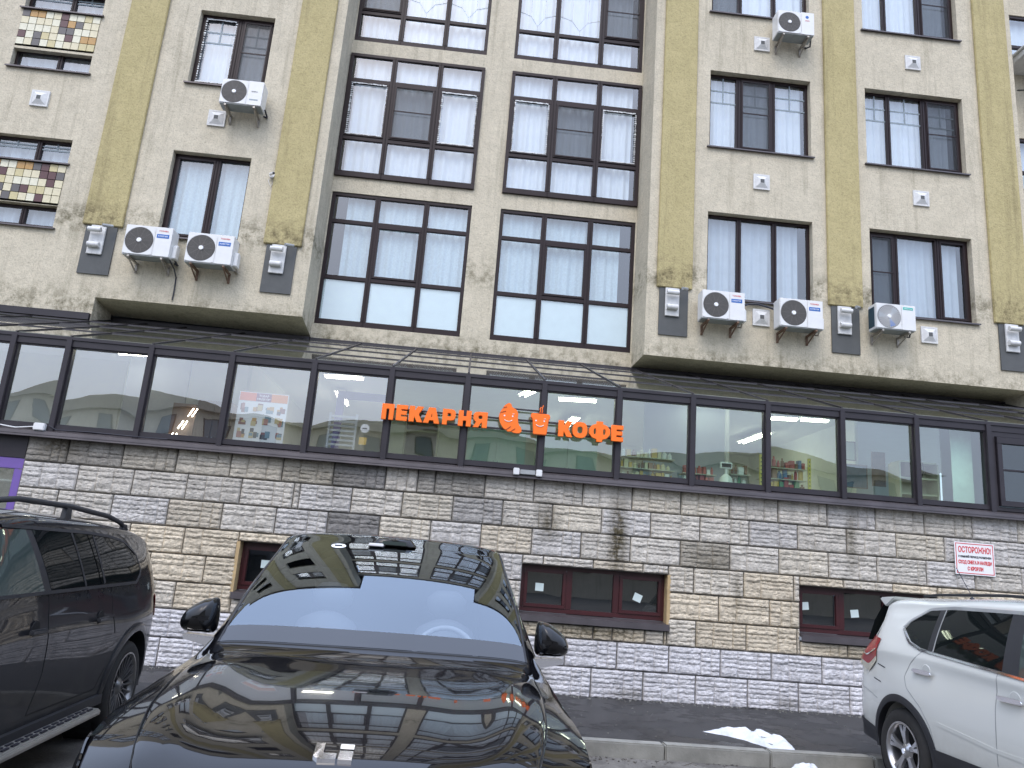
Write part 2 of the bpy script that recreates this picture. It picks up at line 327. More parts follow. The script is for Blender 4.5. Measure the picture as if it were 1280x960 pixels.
# ------------------------------------------------------------------ stone wall of cast blocks
def stone_mat():
    m, t, b = nodes('cast_stone'); L = t.links.new
    g = N(t, 'ShaderNodeNewGeometry'); oi = N(t, 'ShaderNodeObjectInfo'); b.inputs['Roughness'].default_value = .85
    b.inputs['Specular IOR Level'].default_value = .3
    n1 = N(t, 'ShaderNodeTexNoise', Scale=7, Detail=8, Roughness=.72); L(g.outputs['Position'], n1.inputs['Vector'])
    r1 = N(t, 'ShaderNodeMapRange'); r1.inputs[1].default_value = .28; r1.inputs[2].default_value = .72; r1.inputs[3].default_value = .62; r1.inputs[4].default_value = 1.25; L(n1.outputs[0], r1.inputs[0])
    n2 = N(t, 'ShaderNodeTexNoise', Scale=55, Detail=5, Roughness=.75); L(g.outputs['Position'], n2.inputs['Vector'])
    r2 = N(t, 'ShaderNodeMapRange'); r2.inputs[1].default_value = .3; r2.inputs[2].default_value = .7; r2.inputs[3].default_value = .74; r2.inputs[4].default_value = 1.22; L(n2.outputs[0], r2.inputs[0])
    mm = N(t, 'ShaderNodeMath', operation='MULTIPLY'); L(r1.outputs[0], mm.inputs[0]); L(r2.outputs[0], mm.inputs[1])
    v = N(t, 'ShaderNodeVectorMath', operation='SCALE'); L(oi.outputs['Color'], v.inputs[0]); L(mm.outputs[0], v.inputs['Scale'])
    sx = N(t, 'ShaderNodeSeparateXYZ'); L(g.outputs['Position'], sx.inputs[0])
    def bump1(idx, c, hw, lo=0.0):
        a = N(t, 'ShaderNodeMath', operation='SUBTRACT'); L(sx.outputs[idx], a.inputs[0]); a.inputs[1].default_value = c
        q = N(t, 'ShaderNodeMath', operation='ABSOLUTE'); L(a.outputs[0], q.inputs[0])
        r = N(t, 'ShaderNodeMapRange', interpolation_type='SMOOTHSTEP'); r.inputs[2].default_value = hw; r.inputs[3].default_value = 1; r.inputs[4].default_value = lo; L(q.outputs[0], r.inputs[0]); return r
    # leak stains run down from the sill at four places; algae under the basement sills and at the foot
    acc = None
    for (cx, wx, cz, wz, s) in ((2.13, .2, 2.1, .85, 1.3), (1.2, .26, 2.22, .4, .9), (-5.15, .5, 2.7, .3, .9), (3.75, .1, 1.55, .5, .7), (5.32, .14, 2.35, .75, .8),
                                (-1.62, .35, 2.5, .5, .5), (1.9, 1.3, .9, .16, 1.0), (5.6, 1.2, .86, .16, .8), (1.2, .25, .3, .22, .7), (2.35, .45, .18, .14, .6), (4.4, .3, .2, .13, .6), (-2.0, 1.1, 2.62, .25, .5), (3.4, .5, 1.9, .25, .55)):
        a = bump1(0, cx, wx); c = bump1(2, cz, wz); q = N(t, 'ShaderNodeMath', operation='MULTIPLY'); L(a.outputs[0], q.inputs[0]); L(c.outputs[0], q.inputs[1])
        q2 = N(t, 'ShaderNodeMath', operation='MULTIPLY'); L(q.outputs[0], q2.inputs[0]); q2.inputs[1].default_value = s
        if acc is None: acc = q2
        else:
            z = N(t, 'ShaderNodeMath', operation='MAXIMUM'); L(acc.outputs[0], z.inputs[0]); L(q2.outputs[0], z.inputs[1]); acc = z
    n3 = N(t, 'ShaderNodeTexNoise', Scale=14, Detail=8, Roughness=.8); L(g.outputs['Position'], n3.inputs['Vector'])
    r3 = N(t, 'ShaderNodeMapRange'); r3.inputs[1].default_value = .34; r3.inputs[2].default_value = .56; L(n3.outputs[0], r3.inputs[0])
    q = N(t, 'ShaderNodeMath', operation='MULTIPLY'); L(acc.outputs[0], q.inputs[0]); L(r3.outputs[0], q.inputs[1]); q.use_clamp = True
    mx = N(t, 'ShaderNodeMix', data_type='RGBA'); mx.inputs[7].default_value = (.085, .07, .04, 1); L(q.outputs[0], mx.inputs[0]); L(v.outputs[0], mx.inputs[6]); L(mx.outputs[2], b.inputs['Base Color'])
    bp = N(t, 'ShaderNodeBump', Strength=.6, Distance=.008); L(n2.outputs[0], bp.inputs['Height']); L(bp.outputs[0], b.inputs['Normal'])
    return m
M_STONE = stone_mat()
M_JOINT = simple('dark_mortar', (.17, .16, .145), .95, bump=.3, vary=.3)

def block_mesh(w, h, seed):
    """riven ledge-stone relief: columns of stacked ledges, each bulging out of the cast block"""
    rn = random.Random(seed)
    cols = [0]; 
    if w > .3:
        a = rn.choice((.34, .36, .62)); cols.append(a * w)
        if rn.random() < .75: cols.append((a + (rn.uniform(.30, .40) if a < .5 else .2)) * w)
    cols.append(w)
    rows = []
    for c in range(len(cols) - 1):
        nr = max(1, int(round(h / rn.uniform(.050, .062)))); cut = sorted(rn.uniform(.85, 1.15) for _ in range(nr)); rn.shuffle(cut); s = sum(cut)
        acc = 0; zz = [0]
        for q in cut: acc += q / s * h; zz.append(acc)
        if nr > 4 and rn.random() < .5: zz.pop(rn.randrange(1, 3))
        rows.append([(zz[i], zz[i + 1], rn.uniform(.0, .012), rn.uniform(-.05, .05)) for i in range(len(zz) - 1)])
    nx = max(6, int(w / .0145)); nzr = max(8, int(h / .0085)); b = MB(); G = []
    for i in range(nx + 1):
        x = w * i / nx; row = []
        ci = max(k for k in range(len(cols) - 1) if cols[k] <= x + 1e-9)
        ex = min(x - cols[ci], cols[ci + 1] - x)
        for j in range(nzr + 1):
            z = h * j / nzr; zz = z + .006 * noise.noise(Vector((x * 9, seed, ci)))
            d = .004
            for (a, c, off, tilt) in rows[ci]:
                if a <= zz <= c + 1e-9:
                    u = (zz - a) / (c - a); p = max(0, math.sin(math.pi * min(1, max(0, u)) ** .8)) ** .42
                    d = .005 + off * .9 + .017 * p * (.6 + .4 * min(1, ex / .014)) * (.35 + 1.5 * (noise.noise(Vector((x * 30, a * 90, seed))) * .5 + .5))
            d += .010 * noise.noise(Vector((x * 38, z * 60, seed * 3.1))) + .008 * noise.noise(Vector((x * 80, z * 100, seed * 1.7))) + .004 * noise.noise(Vector((x * 140, z * 160, seed)))
            if ex < .007 and 0 < i < nx: d *= .35
            if i in (0, nx) or j in (0, nzr): d = .0
            row.append((x, -d, z))
        G.append(row)
    b.grid(G)
    n = len(b.v)
    ring = [(0, 0), (w, 0), (w, h), (0, h)]
    for k in range(4):
        p, q = ring[k], ring[(k + 1) % 4]
        b.quad((p[0], 0, p[1]), (q[0], 0, q[1]), (q[0], .05, q[1]), (p[0], .05, p[1]))
    return b.mesh('block', M_STONE, smooth=80, recalc=False)
FULL = [block_mesh(.653, .322, 100 + k) for k in range(9)]
wall = thing('stone_wall', 'grey and tan cast stone block wall with two whitewashed courses at its foot', 'wall', (0, .02, .12))
def yb(z): return z - .12
WINS = [(.90, 2.83, .97, 1.68), (4.60, 6.50, .97, 1.68), (-2.72, -.80, .97, 1.68)]
# backing with the basement openings
def wall_holes(b, x0, x1, z0, z1, holes, y, depth, m=0, mr=None, faceout=-1):
    xs = sorted({x0, x1} | {h[0] for h in holes} | {h[1] for h in holes}); zs = sorted({z0, z1} | {h[2] for h in holes} | {h[3] for h in holes})
    xs = [x for x in xs if x0 <= x <= x1]; zs = [z for z in zs if z0 <= z <= z1]
    for i in range(len(xs) - 1):
        for j in range(len(zs) - 1):
            cx, cz = (xs[i] + xs[i + 1]) / 2, (zs[j] + zs[j + 1]) / 2
            if not any(h[0] < cx < h[1] and h[2] < cz < h[3] for h in holes):
                b.quad((xs[i], y, zs[j]), (xs[i + 1], y, zs[j]), (xs[i + 1], y, zs[j + 1]), (xs[i], y, zs[j + 1]), m=m)
    for (a, c, e, f) in holes:
        e = max(e, z0); f = min(f, z1)
        for p, q in (((a, e), (a, f)), ((c, f), (c, e)), ((a, f), (c, f)), ((c, e), (a, e))):
            b.quad((p[0], y, p[1]), (q[0], y, q[1]), (q[0], y + depth, q[1]), (p[0], y + depth, p[1]), m=m if mr is None else mr)
back = MB(); wall_holes(back, -5.62, 14, -.14, 2.72, [(a, c, e - .12, f - .12) for a, c, e, f in WINS], .012, .28, m=0)
back.build('mortar_backing', M_JOINT, wall)
CRS = [(2.475, 2.80, [-5.56, -5.05, -4.36, -3.68, -2.99, -2.32, -1.66, -.98, -.56, -.33, .33, .985, 1.64, 2.31, 2.975, 3.64, 4.31, 4.99, 5.67, 6.36, 7.04, 7.69, 8.36, 9.03, 9.7, 10.4]),
       (2.14, 2.475, [-5.56, -4.87, -4.18, -3.50, -2.81, -2.14, -2.06, -1.39, -.73, -.07, .59, 1.25, 1.91, 2.57, 3.24, 3.91, 4.58, 5.26, 5.95, 6.63, 7.3, 7.97, 8.64, 9.31, 9.98]),
       (1.80, 2.14, [-5.56, -5.06, -4.38, -3.68, -3.0, -2.32, -1.66, -.99, -.33, .33, 1.0, 1.65, 2.31, 2.98, 3.65, 4.32, 5.0, 5.67, 6.36, 7.03, 7.7, 8.37, 9.04, 9.7, 10.3]),
       (1.465, 1.80, [-5.56, -5.45, -4.78, -4.1, -3.42, -2.74, -2.05, -1.38, -.79, -.17, .5, 1.17, 1.83, 2.49, 3.17, 3.84, 4.52, 5.2, 5.88, 6.56, 7.24, 7.9, 8.57, 9.24, 9.9]),
       (1.13, 1.465, [-5.56, -5.15, -4.47, -3.79, -3.11, -2.72, -.80, -.12, .54, .90, 2.83, 3.51, 4.19, 4.60, 6.50, 7.16, 7.84, 8.5, 9.17, 9.85]),
       (.80, 1.13, [-5.56, -4.77, -4.1, -3.42, -2.72, -2.05, -1.4, -.75, -.1, .57, 1.25, 1.87, 2.12, 2.54, 2.79, 3.21, 3.88, 4.56, 5.24, 5.92, 6.55, 7.2, 7.88, 8.55, 9.2, 9.9]),
       (.46, .80, [-5.56, -5.2, -4.53, -3.86, -3.18, -2.5, -1.83, -1.16, -.49, .18, .85, 1.52, 2.19, 2.865, 3.54, 4.215, 4.89, 5.565, 6.24, 6.91, 7.58, 8.25, 8.93, 9.6]),
       (.105, .46, [-5.56, -4.85, -4.18, -3.5, -2.83, -2.16, -1.48, -.81, -.14, .53, 1.2, 1.87, 2.54, 3.22, 3.90, 4.57, 5.25, 5.92, 6.6, 7.27, 7.94, 8.6, 9.3, 9.95])]
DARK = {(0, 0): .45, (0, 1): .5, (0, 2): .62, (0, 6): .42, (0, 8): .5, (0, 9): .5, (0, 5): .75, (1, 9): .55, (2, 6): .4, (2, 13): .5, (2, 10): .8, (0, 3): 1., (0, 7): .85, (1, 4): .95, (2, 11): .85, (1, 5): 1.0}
cutcache = {}
for ci, (z0, z1, xs) in enumerate(CRS):
    for k in range(len(xs) - 1):
        a, c = xs[k], xs[k + 1]
        segs = [(a, c, z0, z1)]
        for (wx0, wx1, wz0, wz1) in WINS:
            ns = []
            for (p, q, e, f) in segs:
                if q <= wx0 + .005 or p >= wx1 - .005 or f <= wz0 or e >= wz1: ns.append((p, q, e, f)); continue
                if p < wx0 - .03: ns.append((p, wx0, e, f)); p = wx0
                if q > wx1 + .03: ns.append((wx1, q, e, f)); q = wx1
                if f > wz1 + .03: ns.append((p, q, wz1, f))
                if e < wz0 - .03: ns.append((p, q, e, wz0))
            segs = ns
        for (p, q, e, f) in segs:
            ww, hh = q - p - .013, f - e - .013
            if ww < .02 or hh < .03: continue
            g = .009 if ci < 6 else .005
            if abs(ww - .653) < .022 and abs(hh - .322) < .01:
                me = FULL[(k * 5 + ci * 3 + RND.randrange(3)) % 9]; o = obj('block', me, wall, (p + .0065, -.002, yb(e + .0065))); o.scale = (ww / .653, 1, hh / .322)
            else:
                key = (round(ww, 2), round(hh, 2)); me = cutcache.get(key) or block_mesh(ww, hh, 300 + len(cutcache)); cutcache[key] = me
                o = obj('block', me, wall, (p + .0065, -.002, yb(e + .0065)))
            o.location.y += RND.uniform(-.004, .004)
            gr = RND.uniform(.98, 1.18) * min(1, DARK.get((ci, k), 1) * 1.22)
            warm = RND.random()
            if ci >= 6: col = (.59, .605, .66); gr = RND.uniform(.93, 1.05)
            elif ci >= 3 and (p > 2.6 or p < -2.6 or ci >= 5) : col = (.52, .475, .39) if warm < .7 else (.48, .46, .415)
            elif ci >= 2 and warm < .25: col = (.46, .43, .37)
            else: col = (.455, .445, .42) if warm < .6 else ((.44, .44, .442) if warm < .85 else (.47, .45, .40))
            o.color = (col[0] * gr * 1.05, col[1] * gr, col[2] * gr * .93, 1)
# stones under the wall's left return, purple door
# basement windows: maroon frame, three panes, metal sill, timber lining, paper notes
def basement(x0, x1, lining, notes):
    z0, z1 = .97, 1.68; y = .13
    f = MB(); W = x1 - x0
    zb, zt = z0 + .115, z1
    f.box(x0, x1, y, y + .06, zb, zb + .06).box(x0, x1, y, y + .06, zt - .05, zt)
    xa = [x0, x0 + W * .335, x0 + W * .66, x1]
    for i, xx in enumerate(xa):
        hw = .04 if i in (1, 2) else .0
        if i == 0: f.box(x0, x0 + .05, y + .001, y + .061, zb + .06, zt - .05)
        elif i == 3: f.box(x1 - .05, x1, y + .001, y + .061, zb + .06, zt - .05)
        else: f.box(xx - hw, xx + hw, y + .001, y + .061, zb + .06, zt - .05)
    cells = [(x0 + .05, xa[1] - .04, 1), (xa[1] + .04, xa[2] - .04, 0), (xa[2] + .04, x1 - .05, 1)]
    o = f.build('basement_window', M_MAROON, wall, bevel=.006); o.location.z = -.12
    for (a, c, sash) in cells:
        e0, e1 = zb + .06, zt - .05
        if sash:
            s = MB(); t = .045
            s.box(a, c, y - .014, y + .04, e0, e0 + t).box(a, c, y - .014, y + .04, e1 - t, e1).box(a, a + t, y - .013, y + .041, e0 + t, e1 - t).box(c - t, c, y - .013, y + .041, e0 + t, e1 - t)
            s.build('sash', M_MAROON, o, bevel=.005); a += t; c -= t; e0 += t; e1 -= t
        MB().quad((a, y + .03, e0), (c, y + .03, e0), (c, y + .03, e1), (a, y + .03, e1)).build('pane', M_BGLASS, o)
        MB().box(a - .04, c + .04, y + .12, y + .13, e0 - .1, e1 + .1).build('dark_room_sheet', M_DARKROOM, o)  # near-black sheet stands in for the dark of the room behind
    for (nx, nz, rot) in notes:
        q = MB().box(-.055, .055, -.002, .001, -.05, .05).build('paper_note', M_NOTE, o); q.location = (nx, y + .026, nz); q.rotation_euler = (0, rot, 0)
    s = MB().prism([(y + .02, z0 + .112), (-.07, z0 + .085), (-.075, z0 + .01), (-.055, z0 + .01), (-.05, z0 + .06), (y + .02, z0 + .085)], x0 - .0, x1 + .02, axis='x')
    s.build('sill', M_SILL, o)
    if lining:
        a, c = (x1 - .012, x1 + .03) if lining > 0 else (x0 - .03, x0 + .012)
        MB().box(a, c, -.025, .13, z0 + .09, z1).build('timber_lining', M_TIMBER, o)
M_BGLASS = glass('basement_glass', (.5, .55, .58), base=.10, wav=.1)
M_NOTE = plain('paper_note', (.62, .72, .70), .8)
basement(.90, 2.83, 1, [(1.16, 1.40, 0.02), (2.47, 1.36, .35)])
basement(4.60, 6.50, 0, [(4.74, 1.42, -.1), (5.43, 1.37, -.12)])
basement(-2.72, -.80, -1, [(-2.40, 1.42, 0)])

# purple shop door at the left edge of the wall
dr = thing('purple_door', 'purple framed glass door under a dark header at the left edge of the frame', 'door', (-6.3, .05, .12))
MB().box(-.75, .735, -.02, .06, 2.24, 2.38).box(.63, .735, -.021, .061, 0, 2.24).box(-.75, -.65, -.021, .061, 0, 2.24).box(-.65, .63, -.015, .055, 0, .2).build('frame', M_PURPLE, dr, bevel=.006)
MB().box(-.65, .63, .01, .02, .2, 2.24).build('pane', M_SHOPG, dr)
MB().box(-.75, .73, -.03, .08, 2.383, 2.72).build('header', M_DARKM, dr)
MB().box(-.8, .735, .4, .42, 0, 2.8).build('backdrop_wall', M_CREAM, dr)
MB().box(-6, -.755, .0, .1, 0, 2.72).build('side_wall', M_CREAM, dr)

# warning sign on the stones
sg = thing('warning_sign', 'white warning sign with red Cyrillic lettering and a thin red border on the stone wall', 'sign', (7.02, -.03, 2.21))
sg.rotation_euler = (0, R(0), 0)
MB().box(-.28, .28, -.008, .0, -.215, .215).build('panel', M_WHITE, sg)
b = MB()
for (a, c, e, f) in ((-.265, .265, .19, .2), (-.265, .265, -.2, -.19), (-.265, -.255, -.19, .19), (.255, .265, -.19, .19)): b.box(a, c, -.010, -.0085, e, f)
b.build('border', M_RED, sg)
def text(name, s, size, loc, mat, parent, offset=0, extrude=.001, width=None, shear=0, align='CENTER', height=None, rx=R(90), bevel=0):
    cu = bpy.data.curves.new(name, 'FONT'); cu.body = s; cu.size = size; cu.offset = offset; cu.extrude = extrude; cu.align_x = align; cu.shear = shear
    cu.resolution_u = 3; cu.bevel_depth = bevel; cu.bevel_resolution = 1
    tmp = bpy.data.objects.new(name, cu); C.objects.link(tmp); bpy.context.view_layer.update()
    me = bpy.data.meshes.new_from_object(tmp.evaluated_get(bpy.context.evaluated_depsgraph_get())); bpy.data.objects.remove(tmp)
    co = np.empty(len(me.vertices) * 3); me.vertices.foreach_get('co', co); co = co.reshape(-1, 3)
    lo, hi = co.min(0), co.max(0)
    sx = (width / (hi[0] - lo[0])) if width else 1; sy = (height / (hi[1] - lo[1])) if height else (1 if not width else 1)
    co[:, 0] = (co[:, 0] - (lo[0] + hi[0]) / 2) * sx; co[:, 1] = (co[:, 1] - (lo[1] + hi[1]) / 2) * sy
    me.vertices.foreach_set('co', co.ravel()); me.update(); me.materials.clear(); me.materials.append(mat); me.name = name
    o = obj(name, me, parent, loc); o.rotation_euler = (rx, 0, 0); return o
text('headline', 'ОСТОРОЖНО!', .1, (0, -.0095, .118), M_RED, sg, offset=.003, width=.46, height=.085)
text('small_print', 'В ЗИМНИЙ ПЕРИОД ВОЗМОЖЕН', .05, (0, -.0095, .025), M_BLACKP, sg, offset=.0022, width=.46, height=.042)
text('red_print', 'СХОД СНЕГА И НАЛЕДИ', .05, (0, -.0095, -.052), M_RED, sg, offset=.0025, width=.47, height=.058)
text('red_print', 'С КРОВЛИ', .05, (0, -.0095, -.132), M_RED, sg, offset=.0025, width=.22, height=.055)
# ------------------------------------------------------------------ glazed shop front and its lean-to roof
YF, YC = 3.06, 3.825
ext = thing('glazed_shopfront', 'dark framed glazed shop extension with a lean-to glass roof above the stone wall', 'shopfront', (0, 0, 2.72))
def ebuild(b, name, mats, **k):
    o = b.build(name, mats, ext, **k); o.location.z = -2.72; return o
MX = [-9.5, -8.45, -7.4, -6.40, -5.99 + .0, -5.285, -4.225, -3.165, -2.08, -1.043, -.018, 1.028, 2.065, 3.09, 4.145, 5.205, 6.27, 7.32, 8.37, 9.4, 10.4]
MX = [-9.6, -8.6, -7.6, -6.62, -5.99, -5.285, -4.225, -3.165, -2.08, -1.043, -.018, 1.028, 2.065, 3.09, 4.145, 5.205, 6.27, 7.32, 8.37, 9.4, 10.4]
ebuild(MB().prism([(.06, 2.90), (-.02, 2.885), (-.115, 2.845), (-.125, 2.775), (-.10, 2.77), (.06, 2.79)], -10, 10.5, axis='x'), 'sill', M_SILL)
ebuild(MB().box(-10, 10.5, -.125, -.122, 2.80, 2.80 + .004).box(-10, 10.5, -.04, .06, 2.892, 2.945), 'bottom_rail', M_DARKM)
ebuild(MB().box(-10, 10.5, -.05, .08, 4.0, 4.115).box(-10, 10.5, -.065, -.05, 4.085, 4.128), 'top_beam', M_DARKM)
for x in MX:
    ebuild(MB().box(x - .036, x + .036, -.075, .07, 2.86, 4.10), 'mullion', M_DARKM, bevel=.004)
for i in range(len(MX) - 1):
    a, c = MX[i] + .036, MX[i + 1] - .036
    if abs(MX[i] - 7.32) < .01 or MX[i + 1] < -6.7 or MX[i] > 8: 
        if MX[i] < 7: continue
    g = M_SHOPG if a < -1.1 else M_SHOPGG
    if abs(MX[i] - 7.32) < .01:
        # opening casement: thicker dark frame, a mid bar
        f = MB(); y0, y1 = -.075, -.01
        f.box(a + .07, c - .02, y0, y1, 2.955, 3.03).box(a + .07, c - .02, y0, y1, 3.83, 3.92).box(a + .07, a + .14, y0 + .001, y1, 3.03, 3.83).box(c - .08, c - .02, y0 + .001, y1, 3.03, 3.83).box(a + .14, c - .08, y0 + .02, y1, 3.45, 3.475)
        cs = ebuild(f, 'casement', M_DARKM, bevel=.004)
        ebuild(MB().box(a, a + .06, -.04, .04, 2.945, 4.0).box(a + .06, c, -.039, .03, 3.93, 4.0), 'fixed_frame', M_DARKM)
        p = MB().box(a + .14, c - .08, -.035, -.03, 3.03, 3.83).build('pane', M_BGLASS, cs); continue
    # slim inner frame then the pane, each pane set a hair off true so its mirror image differs
    t = .018; f = MB(); f.box(a, c, -.03, .02, 2.945, 2.945 + t).box(a, c, -.03, .02, 4.0 - t, 4.0).box(a, a + t, -.029, .021, 2.945 + t, 4.0 - t).box(c - t, c, -.029, .021, 2.945 + t, 4.0 - t)
    fo = ebuild(f, 'glazing_frame', M_DARKM)
    zz0, zz1 = 2.945 + t, 4.0 - t; rx, ry = RND.uniform(-.006, .006), RND.uniform(-.006, .006)
    G = []
    for u in np.linspace(0, 1, 7):
        G.append([(a + t + (c - a - 2 * t) * u, .0 + (u - .5) * ry + (v - .5) * rx - .004 * math.sin(math.pi * u) * math.sin(math.pi * v), zz0 + (zz1 - zz0) * v) for v in np.linspace(0, 1, 7)])
    MB().grid(G).build('pane', g, fo, smooth=80)
# roof: rafters over each mullion, three purlins, glass sheets between
zr0, zr1, yr0, yr1 = 4.135, 5.47, -.05, YC - .01
def zr(y): return zr0 + (zr1 - zr0) * (y - yr0) / (yr1 - yr0)
pur = [yr0 + .02, 1.0, 2.05, 3.0, yr1]
for i in range(len(MX) - 1):
    for k in range(4):
        a, c = MX[i] + .006, MX[i + 1] - .006; y0, y1 = pur[k] + .004, pur[k + 1] - .004; e = RND.uniform(-.004, .004)
        b = MB(); b.v += [(a, y0, zr(y0) + e), (c, y0, zr(y0) + e), (c, y1, zr(y1)), (a, y1, zr(y1))]; b.f.append((0, 1, 2, 3)); b.m.append(0)
        b.v += [(p[0], p[1], p[2] - .012) for p in b.v[:4]]; b.f += [(7, 6, 5, 4), (0, 4, 5, 1), (1, 5, 6, 2), (2, 6, 7, 3), (3, 7, 4, 0)]; b.m += [0] * 5
        ebuild(b, 'roof_sheet', M_ROOFG)
for x in MX:
    b = MB(); b.v += [(x - .014, yr0, zr(yr0) + .002), (x + .014, yr0, zr(yr0) + .002), (x + .014, yr1, zr(yr1) + .002), (x - .014, yr1, zr(yr1) + .002)]
    b.v += [(p[0], p[1], p[2] + .014) for p in b.v[:4]]; b.f += [(4, 5, 6, 7), (0, 1, 5, 4), (1, 2, 6, 5), (2, 3, 7, 6), (3, 0, 4, 7), (3, 2, 1, 0)]; b.m += [0] * 6
    ebuild(b, 'rafter', M_DARKM)
for y in pur[1:-1]:
    ebuild(MB().box(-10, 10.5, y - .014, y + .014, zr(y) - .01, zr(y) + .010), 'purlin', M_DARKM)
fl = MB().box(-14, -6.66, YF - .07, YF - .003, zr(YF) + .01, zr(YF) + .13)
ebuild(fl, 'wall_flashing', M_DARKM)
ebuild(MB().box(-3.03, 3.05, YC - .06, YC - .003, 5.44, 5.49), 'wall_flashing', M_DARKM)
ebuild(MB().box(-6.6, -3.04, 3.74, 3.79, zr(3.74), zr(3.74) + .05), 'wall_flashing', M_DARKM); ebuild(MB().box(3.06, 10.45, 3.74, 3.79, zr(3.74), zr(3.74) + .05), 'wall_flashing', M_DARKM)
# interior of the shop: floor, ceiling, back and side walls
M_INW = simple('pale_interior_wall', (.76, .79, .74), .8, vary=.04)
M_ING = simple('grey_blue_partition', (.33, .37, .41), .7, vary=.05)
M_INC = simple('suspended_ceiling', (.80, .81, .79), .8, vary=.03)
M_INB = simple('brown_cabinet', (.115, .065, .04), .5, vary=.15)
M_INY = simple('beige_shelving', (.50, .49, .38), .6, vary=.06)
M_INGR = simple('green_grey_cabinet', (.52, .64, .53), .5, vary=.06)
ebuild(MB().box(-10, 10.5, .09, 7, 2.2, 2.22), 'shop_floor', M_INW)
ebuild(MB().quad((-10, .75, 4.36), (10.5, .75, 4.36), (10.5, 7, 4.36), (-10, 7, 4.36)).quad((-10, .1, 4.12), (10.5, .1, 4.12), (10.5, .75, 4.36), (-10, .75, 4.36)), 'shop_ceiling', M_INC)
ebuild(MB().box(-10, 10.5, 6.0, 6.05, 2.2, 4.4), 'shop_back_wall', M_INW)
ebuild(MB().box(-3.35, -3.3, 1.4, 6, 2.2, 4.36), 'partition', M_INW)
ebuild(MB().box(-5.15, -4.25, 1.5, 1.55, 2.2, 4.36), 'partition', M_ING); ebuild(MB().box(-4.2, -3.87, .95, .98, 2.2, 3.55), 'niche_panel', M_INB)
ebuild(MB().box(-10, -5.5, 2.2, 2.25, 2.2, 4.36), 'partition', M_INW)
ebuild(MB().box(2.72, 3.98, 1.2, 1.25, 2.2, 4.30), 'partition', M_ING); ebuild(MB().box(3.98, 4.03, 1.15, 1.25, 2.2, 4.30), 'white_post', M_INW)
ebuild(MB().box(6.2, 6.25, 1.5, 6, 2.2, 4.36), 'partition', M_INW)
ebuild(MB().box(6.96, 7.27, .25, .26, 2.2, 4.1), 'roller_blind', simple('pale_green_blind', (.62, .74, .68), .7))
ebuild(MB().box(7.3, 10.5, 1.0, 1.02, 2.2, 4.3), 'partition', M_ING)
def inner(name, label, cat, loc, fn, group=None):
    t = thing(name, label, cat, loc, 0, group); fn(t); return t
M_TUBE = plain('lit_fluorescent_tube', (1, .95, .80), .4, emit=30)
M_TRAY = plain('white_lamp_tray', (.8, .8, .78), .5)
lab = ['pair of lit fluorescent tubes on the shop ceiling behind the third pane from the left', 'lit tube light in three short rows behind the brown cabinet pane', 'lit ceiling lamp behind the pane with the purple doorway',
       'small lit lamp above the steaming cup emblem', 'lit ceiling lamp behind the К of the coffee sign', 'slanted lit tube lamp above the weighing scale', 'lit tube lamp right of the slanted one over the scale', 'lit ceiling lamp over the yellow shelf posts', 'small lit lamp at the top left of the pane with pictures']
lampme = MB().box(-.09, .09, -.6, .6, 0, .035).mesh('lamp_tray', M_TRAY); tubeme = MB().tube([(-.045, -.57, -.02), (-.045, .57, -.02)], .009, 8).tube([(.045, -.57, -.02), (.045, .57, -.02)], .009, 8).mesh('tube', M_TUBE)
for i, (x, y, rz, s) in enumerate([(-4.85, 1.0, 1.45, .55), (-3.7, 3.4, 0, .4), (-1.9, 1.3, 1.4, .5), (.9, 1.25, 0.3, .35), (1.7, 1.4, 1.4, .5), (3.35, .85, .5, .25), (3.75, .8, 1.5, .3), (5.0, 1.4, 1.4, .35), (5.45, 1.3, 1.45, .35)]):
    l = thing('ceiling_lamp', lab[i], 'ceiling lamp', (x, y, 4.24), rz, 'lit tube lamps on the shop ceiling'); l.scale = (1, s, 1)
    obj('lamp_tray', lampme, l); obj('tube', tubeme, l)
for (x, y, wh) in ((-7, 3.5, 'behind the leftmost shop pane'), (-2.2, 3.2, 'deep in the shop behind the purple doorway'), (5.3, 3.4, 'deep in the shop behind the pane with pictures'), (1.9, 3.6, 'deep in the shop behind the last letters of the coffee sign')):  # extra lamps added only to brighten the shop interior
    l = thing('ceiling_lamp', 'added fill-light tube lamp ' + wh, 'ceiling lamp', (x, y, 4.28), 0.06, 'lit tube lamps on the shop ceiling'); obj('lamp_tray', lampme, l); obj('tube', tubeme, l)
l = thing('strip_light', 'two parallel broken rows of warm strip light climbing the dark niche beside the brown cabinet', 'strip light', (-4.16, .86, 2.93))
for k in range(3):
    for d in (0, .055): MB().tube([(k * .105 + d, k * .02, .05 + k * .19), (k * .105 + .06 + d, k * .02, .17 + k * .19)], .006, 6).build('strip', M_TUBE, l)
# brown cabinet, fridge cabinets, purple doorway, stands
def cab(name, label, cat, x0, x1, y, z0, z1, mat, shelves=0, depth=.4, group=None):
    t = thing(name, label, cat, ((x0 + x1) / 2, y, z0), 0, group); w = (x1 - x0) / 2; h = z1 - z0
    if shelves:
        MB().box(-w, w, depth - .02, depth, 0, h).box(-w, -w + .02, 0, depth - .02, 0, h).box(w - .02, w, 0, depth - .02, 0, h).build('carcass', mat, t)
        for k in range(shelves + 1): MB().box(-w + .02, w - .02, .01, depth - .02, h * k / shelves, h * k / shelves + .02).build('shelf', mat, t)
    else:
        MB().box(-w, w, .02, depth, 0, h).build('carcass', mat, t, bevel=.006)
        for s in (-1, 1): MB().box(min(0, s * w) + .006, max(0, s * w) - .006, 0, .02, .01, h - .01).build('cabinet_door', mat, t); MB().box(s * .03 - .005, s * .03 + .005, -.02, 0, h * .4, h * .6).build('handle', M_GREYBAR, t)
    return t
